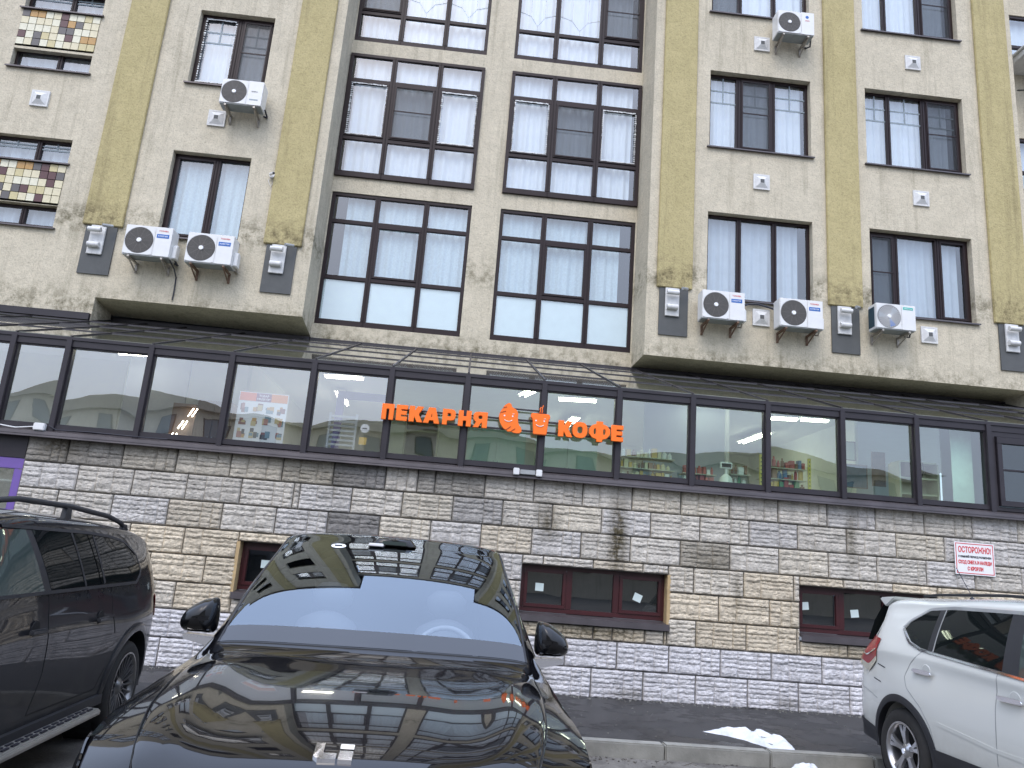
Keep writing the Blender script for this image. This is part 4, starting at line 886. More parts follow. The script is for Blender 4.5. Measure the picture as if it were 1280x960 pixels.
# left bay
window(-5.82, -4.40, 6.93, 8.62, yw, [-5.02], [], 1, sashes=((0, 0),), curt=M_CURT2)
w_up = window(-5.82, -4.40, 10.06, 11.64, yw, [-5.06], [], 2, sashes=((0, 0), (1, 0)), screens=((1, 0),), garlands=((0, 0),), bars=((0, 0), (1, 0)))
for k in range(2):
    z = 3.13 * k
    window(-9.07, -7.63, 6.87 + z, 7.28 + z, yw - .02, [-8.25], [], 10 + k, t=.05)
    window(-9.07, -7.63, 8.13 + z, 8.6 + z, yw - .02, [-8.25], [], 14 + k, t=.05, bars=((0, 0), (1, 0)))
# right bay
window(4.245, 6.30, 6.80, 8.53, yw, [4.90, 5.60], [], 3, gaps=(.02, .16), curt=M_CURTT)
window(7.436, 9.49, 6.80, 8.53, yw, [8.02, 8.86], [], 4, curt=M_CURTT, sashes=((0, 0), (2, 0)), screens=((0, 0),), gaps=(.0, .12))
wb = window(4.245, 6.30, 9.93, 11.62, yw, [4.86, 5.58], [], 5, sashes=((1, 0),), screens=((1, 0),), bars=((0, 0), (1, 0), (2, 0)), gaps=(.0, .08))
window(7.436, 9.49, 9.93, 11.62, yw, [7.98, 8.72], [], 6, sashes=((2, 0),), screens=((2, 0),), bars=((0, 0), (1, 0), (2, 0)), gaps=(.0, .16))
window(4.245, 6.30, 13.0, 14.71, yw, [4.88, 5.60], [], 7, gaps=(.02, .05), screens=((0, 0),))
window(7.436, 9.49, 13.0, 14.71, yw, [7.98, 8.72], [], 8, sashes=((2, 0),), screens=((2, 0),), gaps=(.0, .1))
# white socket card low in the window and leaf cut-outs on the lowest right window
# recess, two glazed bays wide
yq = YC + .02
A3 = dict(sill=False, t=.07)
window(-3.01, -.265, 5.79, 8.51, yq, [-2.11, -1.15], [6.75, 7.91], 20, sashes=((1, 1),), films=((0, 0), (1, 0), (2, 0)), curt=M_CURT2, gaps=(.28, .04), **A3)
window(.305, 3.02, 5.79, 8.51, yq, [1.19, 2.12], [6.75, 7.91], 21, sashes=((1, 1),), films=((0, 0), (1, 0), (2, 0)), curt=M_CURT2, gaps=(.04, .26), **A3)
wc = window(-3.02, -.262, 8.84, 11.60, YC - .05, [-2.11, -1.17], [9.68, 10.99], 22, sashes=((0, 1), (1, 1), (2, 1)), screens=((1, 1),), garlands=((0, 1), (2, 1)), gaps=(.12, .03), **A3)
window(.30, 3.03, 8.84, 11.60, YC - .05, [1.20, 2.14], [9.68, 10.99], 23, sashes=((0, 1), (1, 1), (2, 1)), screens=((1, 1),), garlands=((0, 1), (2, 1)), gaps=(.03, .14), **A3)
window(-3.01, -.265, 11.93, 14.69, yq, [-2.07, -1.15], [12.63, 14.0], 24, sashes=((0, 1),), screens=((0, 1),), lead=((1, 1), (2, 1)), gaps=(.1, .03), **A3)
window(.305, 3.02, 11.93, 14.69, yq, [1.17, 2.13], [12.63, 14.0], 25, sashes=((2, 1),), screens=((2, 1),), lead=((0, 1), (1, 1)), gaps=(.03, .2), **A3)
def copy_window(o, dz, dx=0):
    c = copy_tree(o, bld); c.location.z += dz; c.location.x += dx; return c
for k in (1, 2):
    for dx in (0, 3.305):
        copy_window(wc, P * k + (.0 if k else 0), dx) if k > 1 else None
for k in (2,):
    copy_window(wb, P * k); copy_window(wb, P * k, 3.19); copy_window(w_up, P * k)
for k in range(3): window(11.12, 14.0, 13.2 - P * (2 - k), 14.5 - P * (2 - k), yq, [12.0, 13.0], [13.7 - P * (2 - k)], 40 + k, sill=False, t=.07)
for k in range(4): window(-13.6, -10.9, 5.79 + P * k, 8.51 + P * k, yq, [-12.7, -11.8], [6.75 + P * k, 7.91 + P * k], 60 + k, sill=False, t=.07)
# balcony slab at the far right edge
part(MB().box(11.02, 14.2, YC - .68, YC - .001, 12.96, 13.1).box(10.98, 14.25, YC - .72, YC - .001, 13.104, 13.16), 'balcony', M_WHITEP, bevel=.01)
part(MB().tube([(11.25, YC - .6, 12.3), (11.6, YC - .6, 12.1), (11.6, YC - .05, 11.9)], .02, 6).tube([(11.25, YC - .1, 12.5), (11.4, YC - .6, 12.2), (11.9, YC - .6, 12.25)], .018, 6).box(11.2, 12, YC - .62, YC - .58, 12.28, 12.33), 'laundry_bracket', M_GPANEL)

# ------------------------------------------------------------------ air conditioners on brackets
def ac_unit(lab, x0, z0, wid=.82, hgt=.55, style=0, rust=0):
    """x0, z0: lower left corner of the front face"""
    yf = YF - .42; t = thing('air_conditioner', lab, 'air conditioner', (x0 + wid / 2, yf, z0), 0, 'outdoor air conditioner units on the facade'); w = wid / 2; d = .29
    b = MB(); b.box(-w, w, .006, d, 0, hgt); b.build('casing', [M_ACW], t, bevel=.012)
    MB().box(-w + .01, w - .01, .02, d - .02, -.006, .001).build('base_pan', M_ACB, t)
    split = wid * .64 - w; r = min(hgt * .46, (wid * .64) * .475); cx = -w + wid * .32; cz = hgt * .49
    # front plate with a round opening left dark, rings and spokes of the fan guard, hub cap
    fp = MB(); n = 40; sq = []
    for k in range(n):
        a = 2 * math.pi * k / n; ca, sa = math.cos(a), math.sin(a); hw, hh = wid * .32 - .008, hgt * .5 - .012
        s_ = min(hw / abs(ca) if abs(ca) > 1e-6 else 9, hh / abs(sa) if abs(sa) > 1e-6 else 9); sq.append((cx + ca * s_, cz + sa * s_ + (hgt * .5 - cz)))
    for k in range(n):
        a, a2 = 2 * math.pi * k / n, 2 * math.pi * (k + 1) / n; p, q = sq[k], sq[(k + 1) % n]
        fp.quad((p[0], -.004, p[1]), (q[0], -.004, q[1]), (cx + r * math.cos(a2), -.004, cz + r * math.sin(a2)), (cx + r * math.cos(a), -.004, cz + r * math.sin(a)))
        fp.quad((cx + r * math.cos(a), -.004, cz + r * math.sin(a)), (cx + r * math.cos(a2), -.004, cz + r * math.sin(a2)), (cx + r * .97 * math.cos(a2), .02, cz + r * .97 * math.sin(a2)), (cx + r * .97 * math.cos(a), .02, cz + r * .97 * math.sin(a)))
    fp.box(split + .004, w - .004, -.006, .006, .008, hgt - .008)
    fp.build('front_plate', M_ACW, t)
    MB().lathe([(0, 0), (r * .98, 0)], 36, c=(cx, -.001, cz)).build('fan_recess', M_ACD if style != 1 else simple('grey_fan_recess', (.20, .20, .20), .6), t)
    g = MB(); nr = 15 if style != 1 else 7
    for k in range(1, nr):
        rr = r * (.16 + .83 * k / nr); g.lathe([(rr - .0022, -.0085), (rr + .0022, -.0085)], 30, c=(cx, 0, cz))
    for k in range(10 if style != 1 else 34):
        a = 2 * math.pi * k / (10 if style != 1 else 34); ca, sa = math.cos(a), math.sin(a); pr = (-sa * .002, ca * .002)
        g.quad(*[(cx + ca * q + pr[0] * s_, -.010, cz + sa * q + pr[1] * s_) for q, s_ in ((r * .16, -1), (r, -1), (r, 1), (r * .16, 1))])
    g.build('fan_guard', M_ACG if style != 1 else M_ACW, t, recalc=False)
    if style == 1:
        for k in range(3):
            a = 2 * math.pi * k / 3 - 1.2; MB().quad(*[(cx + q * math.cos(a + e), -.003, cz + q * math.sin(a + e)) for q, e in ((r * .15, -.3), (r * .9, -.28), (r * .9, .28), (r * .15, .3))]).build('fan_blade', M_BLUE if k == 0 else M_ACB, t)
    MB().lathe([(0, -.022), (r * .15, -.022), (r * .17, -.012), (r * .17, -.004)], 20, c=(cx, 0, cz)).build('hub_cap', M_WHITE, t, smooth=40)
    lx0, lx1 = split + .03, w - .05; lm = (lx0 + lx1) / 2
    if style == 0:
        text('label_print', 'TOSHIBA', .05, (lm, -.008, hgt * .86), M_RED, t, width=(lx1 - lx0) * .8, height=.028)
        MB().box(lx0, lx1, -.0085, -.0065, hgt * .62, hgt * .75).build('blue_label', M_BLUE, t); text('label_print', 'INVERTER', .05, (lm, -.010, hgt * .685), M_WHITE, t, width=(lx1 - lx0) * .8, height=.026)
    elif style == 1:
        MB().box(lx0, lx1, -.0085, -.0065, hgt * .80, hgt * .90).build('teal_label', M_TEAL, t); text('label_print', 'Hisense', .05, (lm, -.010, hgt * .85), M_WHITE, t, width=(lx1 - lx0) * .8, height=.026)
        MB().box(-w - .006, -w + .0, .07, d - .02, .05, hgt - .06).build('side_coil', simple('dark_coil', (.02, .05, .07), .5), t)
    elif style == 2:
        MB().lathe([(0, -.009), (.03, -.009), (.035, -.006)], 16, c=(lm, 0, hgt * .78)).build('round_emblem', M_BLUE, t); text('label_print', 'GREE', .04, (lm, -.008, hgt * .62), M_RED, t, width=.09, height=.02)
    else:
        text('label_print', 'GENERAL', .05, (lm, -.008, hgt * .56), M_BLACKP, t, width=(lx1 - lx0) * .6, height=.02)
        MB().box(lx0 + .02, lx1 - .02, -.008, -.0065, hgt * .2, hgt * .25).build('label_print', M_GREYBAR, t)
    # service bulge on the right end and pipes
    if style in (0,): MB().prism([(.10, .03), (.26, .03), (.26, hgt * .5), (.16, hgt * .55), (.10, hgt * .45)], w, w + .07, axis='x').build('valve_cover', M_ACW, t, bevel=.01)
    MB().tube([(w + .02, .2, .06), (w + .05, .3, -.02), (w + .02, .40, .02), (w - .05, .42, .05)], .016, 8).build('pipe', M_RUST if rust else M_BLACKP, t)
    for s in (-1, 1):
        x = s * (w - .12)
        k = MB().box(x - .018, x + .018, .0, .415, -.045, -.012).box(x - .018, x + .018, .385, .415, -.20, -.045)
        k.tube([(x, .03, -.05), (x, .395, -.185)], .014, 6); k.build('bracket', M_RUST if not rust else simple('rusty_steel', (.17, .105, .07), .8, vary=.3), t)
    for s in (-1, 1): MB().box(s * (w - .12) - .03, s * (w - .12) + .03, .03, .26, -.0115, -.0065).build('foot', M_GRAYP, t)
    return t
from bpy_extras.object_utils import world_to_camera_view
ACS = [('grey-white air conditioner under the upper left window, topmost on the left', -5.02, 9.45, .76, .50, 3),
       ('left one of the two blue-labelled air conditioners under the lower left window', -6.17, 6.36, .80, .55, 0),
       ('right one of the two blue-labelled air conditioners under the lower left window, rusty brackets', -5.11, 6.33, .80, .55, 0),
       ('blue-labelled air conditioner between the first slate panel and the white vent cover on the right', 4.04, 6.23, .78, .54, 0),
       ('blue-labelled air conditioner right of the white vent cover, touching the middle slate panel', 5.47, 6.22, .80, .54, 0),
       ('white air conditioner with a teal label and blue fan blade at the right', 7.28, 6.36, .74, .49, 1),
       ('small air conditioner with a round emblem at the top edge under the top right window', 5.46, 12.35, .74, .52, 2)]
for i, (lab_, x, z, w_, h_, st) in enumerate(ACS): ac_unit(lab_, x, z, w_, h_, st, rust=i in (2, 3, 4))
t = thing('drain_hose', 'thin dark drain hose hanging down the wall below the left pair of air conditioners', 'hose', (-5.38, YF - .02, 6.35)); MB().tube([(0, -.3, .0), (.02, -.1, -.08), (.04, 0, -.2), (.05, 0, -.45), (.045, 0, -.62)], .012, 6).build('hose', M_BLACKP, t)
t = thing('pipe_bundle', 'black insulated pipe arching over the white vent cover between two air conditioners', 'pipe', (5.2, YF - .06, 6.68)); MB().tube([(-.3, -.08, -.05), (-.18, 0, .02), (.0, 0, .04), (.2, 0, .0), (.38, -.08, -.08)], .02, 8).build('pipe', M_BLACKP, t)
t = thing('security_camera', 'small white security camera on the wall beside the left yellow pilaster', 'camera', (-3.97, YF - .05, 8.30)); MB().lathe([(0, 0), (.05, 0), (.05, .05), (0, .05)], 16).build('base', M_ACW, t)
h = MB().tube([(-.02, -.03, .0), (.06, -.12, -.02)], .028, 10).build('body', M_ACW, t); MB().tube([(.061, -.121, -.021), (.068, -.128, -.023)], .022, 10).build('lens', M_BLACKP, h)
MB().tube([(.0, .02, -.02), (-.06, .03, -.1), (.0, .03, -.22), (.05, .03, -.12)], .006, 6).build('cable', M_ACW, t)

# ------------------------------------------------------------------ neighbour across the street (seen mirrored in the panes)
nb = thing('neighbour_building', 'beige apartment block with a dark gabled roof seen mirrored in the shop panes', 'building', (0, -42, 0))
def npart(b, name, mats, parent=None):
    return b.build(name, mats, parent or nb)
b = MB().box(-34, 34, -8, 0, 0, 9.6); npart(b, 'wall', M_CREAM)
b = MB()
for x0, x1 in ((-34, -12), (-11.5, 8), (8.5, 34)):
    b.prism([(x0 - .5, 9.6), (x1 + .5, 9.6), ((x0 + x1) / 2, 11.0)], -8.5, .5)
npart(b, 'roof', simple('brown_roof', (.33, .29, .22), .8, vary=.2))
nwm = MB().box(-.7, .7, .0, .06, 0, 1.5).mesh('window', M_FRAME); npm = MB().box(-.6, .6, .061, .07, .08, 1.42).mesh('pane', simple('dull_pane', (.1, .12, .14), .15))
for i in range(18):
    for j in range(3):
        o = obj('window', nwm, nb, (-31 + i * 3.6, 0, 1.6 + j * 3.0)); obj('pane', npm, o)
# ------------------------------------------------------------------ cars
def paint(name, col, rough=.12, dirt=.0, dcol=(.12, .11, .10), metal=0.0, zhi=.8):
    m, t, b = nodes(name); L = t.links.new
    b.inputs['Coat Weight'].default_value = 1; b.inputs['Coat Roughness'].default_value = .012; b.inputs['Metallic'].default_value = metal; b.inputs['Specular IOR Level'].default_value = .08; b.inputs['Coat IOR'].default_value = 1.42
    g = N(t, 'ShaderNodeTexCoord'); n = N(t, 'ShaderNodeTexNoise', Scale=7, Detail=6, Roughness=.7); L(g.outputs['Object'], n.inputs['Vector'])
    sx = N(t, 'ShaderNodeSeparateXYZ'); L(g.outputs['Object'], sx.inputs[0])
    r = N(t, 'ShaderNodeMapRange'); r.inputs[1].default_value = zhi; r.inputs[2].default_value = .2; L(sx.outputs[2], r.inputs[0])
    r2 = N(t, 'ShaderNodeMapRange'); r2.inputs[1].default_value = .35; r2.inputs[2].default_value = .7; r2.inputs[3].default_value = .45; L(n.outputs[0], r2.inputs[0])
    q = N(t, 'ShaderNodeMath', operation='MULTIPLY'); L(r.outputs[0], q.inputs[0]); L(r2.outputs[0], q.inputs[1])
    q2 = N(t, 'ShaderNodeMath', operation='MULTIPLY'); q2.inputs[1].default_value = dirt; q2.use_clamp = True; L(q.outputs[0], q2.inputs[0])
    mx = N(t, 'ShaderNodeMix', data_type='RGBA'); mx.inputs[6].default_value = (*col, 1); mx.inputs[7].default_value = (*dcol, 1); L(q2.outputs[0], mx.inputs[0]); L(mx.outputs[2], b.inputs['Base Color'])
    r3 = N(t, 'ShaderNodeMapRange'); r3.inputs[3].default_value = rough; r3.inputs[4].default_value = .7; L(q2.outputs[0], r3.inputs[0]); L(r3.outputs[0], b.inputs['Roughness'])
    r4 = N(t, 'ShaderNodeMapRange'); r4.inputs[3].default_value = 1; r4.inputs[4].default_value = .15; L(q2.outputs[0], r4.inputs[0]); L(r4.outputs[0], b.inputs['Coat Weight'])
    return m
M_BLK = paint('gloss_black_paint', (.004, .004, .005), .1)
M_NAVY = paint('dusty_black_paint', (.008, .009, .012), .22, 1.3, (.045, .045, .047), zhi=1.35)
M_PEARL = paint('pearl_white_paint', (.60, .61, .575), .25, .9, (.30, .28, .23), zhi=.72)
M_TINT = plain('tinted_car_glass', (.006, .008, .008), .02); M_TINT.node_tree.nodes['Principled BSDF'].inputs['IOR'].default_value = 1.24
M_TINTL = plain('light_car_glass', (.045, .06, .055), .02); M_TINTL.node_tree.nodes['Principled BSDF'].inputs['IOR'].default_value = 1.4
M_WSG = glass('windscreen_glass', (.62, .67, .70), base=.17, boost=1.0, gcol=(.80, .90, 1.0))
M_FRIT = plain('black_glass_border', (.006, .006, .007), .02); M_FRIT.node_tree.nodes['Principled BSDF'].inputs['IOR'].default_value = 1.7
M_CLAD = simple('black_plastic_cladding', (.018, .019, .023), .55, vary=.15)
M_TYRE = simple('tyre_rubber', (.022, .021, .020), .85, bump=.1, vary=.25, vscale=12)
M_ALLOY = simple('alloy_wheel', (.42, .42, .43), .28, metal=.85, vary=.12, vscale=14)
M_ALLOYD = simple('dark_wheel_well', (.012, .012, .012), .8)
M_CHROME = plain('chrome', (.78, .78, .8), .08, metal=1)
M_TAIL = plain('red_lamp_lens', (.28, .009, .016), .2, coat=.3)
M_LENSC = plain('clear_lamp_lens', (.45, .43, .36), .1, coat=1)
M_SEAM = plain('panel_gap', (.004, .004, .004), .8)
M_SEAT = simple('pale_seat_leather', (.075, .08, .09), .6, vary=.06)
M_DASH = simple('dark_dashboard', (.03, .03, .032), .7)

def pchip(xs, ys):
    xs = np.array(xs, float); ys = np.array(ys, float); h = np.diff(xs); d = np.diff(ys) / h; m = np.zeros(len(xs))
    for i in range(1, len(xs) - 1): m[i] = 0 if d[i - 1] * d[i] <= 0 else 2 * d[i - 1] * d[i] / (d[i - 1] + d[i])
    m[0] = d[0]; m[-1] = d[-1]
    def f(x):
        i = int(min(max(np.searchsorted(xs, x) - 1, 0), len(h) - 1)); t = (x - xs[i]) / h[i]; t = min(max(t, 0), 1)
        return float((2 * t ** 3 - 3 * t ** 2 + 1) * ys[i] + (t ** 3 - 2 * t ** 2 + t) * h[i] * m[i] + (-2 * t ** 3 + 3 * t ** 2) * ys[i + 1] + (t ** 3 - t ** 2) * h[i] * m[i + 1])
    return f
class Body:
    KEYS = ('W', 'zb', 'ws', 'zs', 'we', 'ze', 'zt', 'k')
    def __init__(s, table, crown=2.7, haunch=None, soft=False, crest=None):
        xs = [r[0] for r in table]; s.x0, s.x1 = xs[0], xs[-1]; s.crown = crown
        s.f = {k: pchip(xs, [r[i + 1] for r in table]) for i, k in enumerate(s.KEYS)}
        s.ND = 14; s.tab = xs; s.haunch = haunch; s.soft = soft; s.crest = crest
    def sec(s, x):
        g = {k: f(x) for k, f in s.f.items()}; W, zb, ws, zs, we, ze, zt = (g[k] for k in s.KEYS[:7])
        H = s.haunch(x) if s.haunch else 0.0
        P = [(0, zb), (W * .5, zb), (W - .10, zb), (W - .035, zb + .035)]
        ctl = [(W - .02, zb + .09), (W - .004 + H * .4, zb + .36 * (zs - zb)), (W - .002 + H, zb + .66 * (zs - zb)), (W - .022 + H * .5, zb + .88 * (zs - zb)), (ws, zs)]
        c = [ctl[0]] + ctl + [(ws - .03, zs + .05)]
        for i in range(1, len(c) - 2):
            for j in range(4):
                t = j / 4; p = [np.array(c[i + d]) for d in (-1, 0, 1, 2)]
                q = .5 * ((2 * p[1]) + (-p[0] + p[2]) * t + (2 * p[0] - 5 * p[1] + 4 * p[2] - p[3]) * t * t + (-p[0] + 3 * p[1] - 3 * p[2] + p[3]) * t ** 3); P.append((float(q[0]), float(q[1])))
        s.iB = len(P)
        for j in range(6):   # greenhouse side, slightly bowed
            t = j / 6; P.append((ws + (we - ws) * t + .012 * math.sin(math.pi * t), zs + (ze - zs) * t))
        s.iE = len(P); e = 2 / s.crown
        for j in range(s.ND + 1):
            a = math.pi / 2 * j / s.ND
            if s.soft:
                f = max(0, math.cos(a)) ** .62; q = zt - ze; cr_ = s.crest(x) if s.crest else 0
                P.append((we * f, ze + .7 * q * max(0, 1 - f ** 9) ** (1 / 3.5) + .3 * q * (1 - f ** 2.1) + cr_ * math.exp(-((f - .82) / .11) ** 2) - cr_ * .8 * math.exp(-((f - .55) / .16) ** 2))); continue
            P.append((we * max(0, math.cos(a)) ** e, ze + (zt - ze) * math.sin(a) ** e))
        return P, g
    def pt(s, x, i, side=1):
        P, g = s.sec(x); i0 = int(min(i, len(P) - 2)); t = i - i0; y = P[i0][0] * (1 - t) + P[i0 + 1][0] * t; z = P[i0][1] * (1 - t) + P[i0 + 1][1] * t
        r = abs(y) / max(g['W'], .01); return (x - g['k'] * r * r, side * y, z)
    def side(s, x, z, side=1, off=0.0):
        """point on the flank at real x, z"""
        xs = x
        for _ in range(4):
            P, g = s.sec(xs); y = None
            for i in range(3, s.iE + s.ND):
                if P[i][1] <= z <= P[i + 1][1] and P[i + 1][1] > P[i][1]:
                    t = (z - P[i][1]) / (P[i + 1][1] - P[i][1]); y = P[i][0] * (1 - t) + P[i + 1][0] * t
            if y is None: y = P[3][0] if z < P[3][1] else P[s.iE][0] * .9
            r = y / max(g['W'], .01); xs = min(max(x + g['k'] * r * r, s.x0), s.x1)
        return (x, side * (y + off), z)
    def mesh(s, stations, mats, mfun=None, wheels=(), wr=.39, wy=.62, name='body'):
        b = MB(); n = None; rings = []
        for x in stations:
            P, g = s.sec(x); half = P
            ring = [(x - g['k'] * (y / g['W']) ** 2, y, z) for y, z in half] + [(x - g['k'] * (y / g['W']) ** 2, -y, z) for y, z in half[-2:0:-1]]
            rings.append(ring)
        n = len(rings[0]); nh = len(half)
        for r in rings: b.v += r
        for i in range(len(rings) - 1):
            for j in range(n):
                j2 = (j + 1) % n; b.f.append((i * n + j, (i + 1) * n + j, (i + 1) * n + j2, i * n + j2))
                jj = min(j, n - 1 - j); xm = (stations[i] + stations[i + 1]) / 2; b.m.append(mfun(xm, jj) if mfun else 0)
        b.f.append(tuple(range(n))); b.m.append(0); b.f.append(tuple((len(rings) - 1) * n + j for j in range(n))[::-1]); b.m.append(0)
        me = b.mesh(name, mats, smooth=32)
        if wheels:
            o = bpy.data.objects.new('tmp', me); C.objects.link(o); cb = MB()
            cut = bpy.data.objects.new('cut', None)
            for wx, wz in wheels:
                for sd_ in (-1, 1):
                    cb.lathe([(0, 0), (wr, 0), (wr, .6), (0, .6)], 48, c=(wx, wy if sd_ > 0 else -wy - .6, wz))
            cm = cb.mesh('cut', mats[0]); bm = bmesh.new(); bm.from_mesh(cm); bmesh.ops.remove_doubles(bm, verts=bm.verts, dist=.0001); bmesh.ops.recalc_face_normals(bm, faces=bm.faces); bm.to_mesh(cm); bm.free()
            co_ = bpy.data.objects.new('cut', cm); C.objects.link(co_)
            md = o.modifiers.new('b', 'BOOLEAN'); md.operation = 'DIFFERENCE'; md.solver = 'EXACT'; md.object = co_
            bpy.context.view_layer.update(); me = bpy.data.meshes.new_from_object(o.evaluated_get(bpy.context.evaluated_depsgraph_get()))
            bpy.data.objects.remove(o); bpy.data.objects.remove(co_); me.name = name
        me.polygons.foreach_set('use_smooth', [True] * len(me.polygons)); me.set_sharp_from_angle(angle=R(32))
        return me
    def patch(s, bottom, top, side, off, name, mat, parent, nu=24, nv=8, smooth=60, thick=.004):
        def along(pl, u):
            L_ = [0]; 
            for i in range(len(pl) - 1): L_.append(L_[-1] + math.dist(pl[i], pl[i + 1]))
            d = u * L_[-1]
            for i in range(len(pl) - 1):
                if d <= L_[i + 1] + 1e-9:
                    t = (d - L_[i]) / max(1e-9, L_[i + 1] - L_[i]); return (pl[i][0] * (1 - t) + pl[i + 1][0] * t, pl[i][1] * (1 - t) + pl[i + 1][1] * t)
            return pl[-1]
        G = []
        for i in range(nu + 1):
            u = i / nu; p, q = along(bottom, u), along(top, u)
            G.append([s.side(p[0] * (1 - v) + q[0] * v, p[1] * (1 - v) + q[1] * v, side, off) for v in [j / nv for j in range(nv + 1)]])
        b = MB().grid(G); ed = [G[i][0] for i in range(nu + 1)] + G[nu][1:] + [G[i][nv] for i in range(nu - 1, -1, -1)] + G[0][-2:0:-1]
        for i in range(len(ed)):
            p, q = ed[i], ed[(i + 1) % len(ed)]; b.quad(p, q, (q[0], q[1] - side * thick, q[2]), (p[0], p[1] - side * thick, p[2]))
        return b.build(name, mat, parent, smooth=smooth, recalc=False)
    def ribbon(s, line, side, w, off, name, mat, parent, n=30, closed=False):
        """thin strip laid along a polyline of (x, z) on the flank"""
        pts = []
        L_ = [0]
        for i in range(len(line) - 1): L_.append(L_[-1] + math.dist(line[i], line[i + 1]))
        for k in range(n + 1):
            d = L_[-1] * k / n; i = max(j for j in range(len(line) - 1) if L_[j] <= d + 1e-9); t = (d - L_[i]) / max(1e-9, L_[i + 1] - L_[i]); pts.append((line[i][0] * (1 - t) + line[i + 1][0] * t, line[i][1] * (1 - t) + line[i + 1][1] * t))
        G = []
        for k, p in enumerate(pts):
            a, c = pts[max(0, k - 1)], pts[min(n, k + 1)]; dx, dz = c[0] - a[0], c[1] - a[1]; l = math.hypot(dx, dz) or 1; nx_, nz_ = -dz / l * w / 2, dx / l * w / 2
            G.append([s.side(p[0] - nx_, p[1] - nz_, side, off - .004), s.side(p[0] - nx_, p[1] - nz_, side, off), s.side(p[0] + nx_, p[1] + nz_, side, off), s.side(p[0] + nx_, p[1] + nz_, side, off - .004)])
        return MB().grid(G).build(name, mat, parent, smooth=60, recalc=False)
    def topline(s, pts, w, off, name, mat, parent, side=1):
        """strip laid on the upper surface along (station, section index) pairs"""
        G = []
        for k, (x, i) in enumerate(pts):
            p = Vector(s.pt(x, i, side)); a = Vector(s.pt(*pts[max(0, k - 1)], side)); c = Vector(s.pt(*pts[min(len(pts) - 1, k + 1)], side)); tn = (c - a).normalized()
            e1 = Vector(s.pt(x + .01, i, side)) - p; e2 = Vector(s.pt(x, i + .2, side)) - p; nn = e1.cross(e2).normalized(); 
            if nn.z < 0: nn = -nn
            bn = nn.cross(tn).normalized() * w / 2; q = p + nn * off; G.append([tuple(q - bn - nn * off * 2), tuple(q - bn), tuple(q + bn), tuple(q + bn - nn * off * 2)])
        return MB().grid(G).build(name, mat, parent, smooth=60, recalc=False)

def wheel(parent, x, y, z, r, rim_r, side, style, width=.235):
    s = side; t = obj('wheel', None, parent); b = MB()
    prof = [(rim_r - .01, -.10), (rim_r + .015, .0), (rim_r + .05, .008), (r - .03, .004), (r - .008, -.015), (r, -.04), (r, -width + .04), (r - .01, -width + .01), (rim_r, -width)]
    b.lathe([(a, s * h) for a, h in prof], 56)
    n0 = 72
    for k in range(n0):   # tread blocks on the shoulder
        a = 2 * math.pi * k / n0; ca, sa = math.cos(a), math.sin(a)
        if k % 2: b.box(0, 0, 0, 0, 0, 0)
    bpy.data.objects.remove(t); t = b.build('wheel', M_TYRE, parent, smooth=50); t.location = (x, y, z)
    g = MB(); g.lathe([(rim_r + .012, s * .004), (rim_r - .002, s * .006), (rim_r - .016, s * -.01), (rim_r - .022, s * -.05), (rim_r - .03, s * -.17)], 56)
    if style == 'five':
        for k in range(5):
            a0 = 2 * math.pi * k / 5 + .35
            for d in (-.17, .17):
                pts = []
                for q, (rr, wd, hh) in enumerate(((.045, .022, -.028), (.11, .017, -.018), (rim_r * .7, .018, -.012), (rim_r - .008, .026, -.010))):
                    aa = a0 + d * (rr / rim_r) * .95; ca, sa = math.cos(aa), math.sin(aa)
                    pts.append([(ca * rr - sa * e, s * (hh + f), sa * rr + ca * e) for e, f in ((-wd, -.03), (-wd * .8, 0), (wd * .8, 0), (wd, -.03))])
                g.grid(pts)
    else:
        for k in range(20):
            a0 = 2 * math.pi * k / 20; pts = []
            for rr, wd, hh in ((.05, .006, -.045), (.14, .0055, -.02), (rim_r - .006, .007, -.008)):
                ca, sa = math.cos(a0), math.sin(a0); pts.append([(ca * rr - sa * e, s * (hh + f), sa * rr + ca * e) for e, f in ((-wd, -.02), (-wd, 0), (wd, 0), (wd, -.02))])
            g.grid(pts)
    g.lathe([(0, s * -.008), (.03, s * -.008), (.05, s * -.02), (.075, s * -.045)], 24)
    rim = g.build('rim', M_ALLOY if style == 'five' else simple('grey_alloy', (.20, .20, .20), .3, metal=.8, vary=.1), t, smooth=40)
    MB().lathe([(rim_r - .03, s * -.12), (0, s * -.12)], 32).build('brake_disc', M_ALLOYD, t)
    MB().lathe([(0, s * -.004), (.022, s * -.004), (.026, s * -.010)], 16).build('hub_cap', M_CHROME if style == 'five' else M_CLAD, t)
    for k in range(5):
        a = 2 * math.pi * k / 5; MB().lathe([(0, s * -.02), (.008, s * -.02), (.008, s * -.04)], 8, c=(.038 * math.cos(a), 0, .038 * math.sin(a))).build('wheel_nut', M_CHROME, t)
    return t
def arch_liner(parent, x, z, r, side, y0, y1):
    MB().lathe([(r, side * y1), (r, side * y0), (0, side * y0)], 40, c=(x, 0, z)).build('wheel_arch', M_ALLOYD, parent)
def stations(x0, x1, extra=(), n=56):
    s = sorted(set([round(float(v), 4) for v in list(np.linspace(x0, x1, n)) + list(extra)])); out = [s[0]]
    for v in s[1:]:
        if v - out[-1] > .008: out.append(v)
    return out
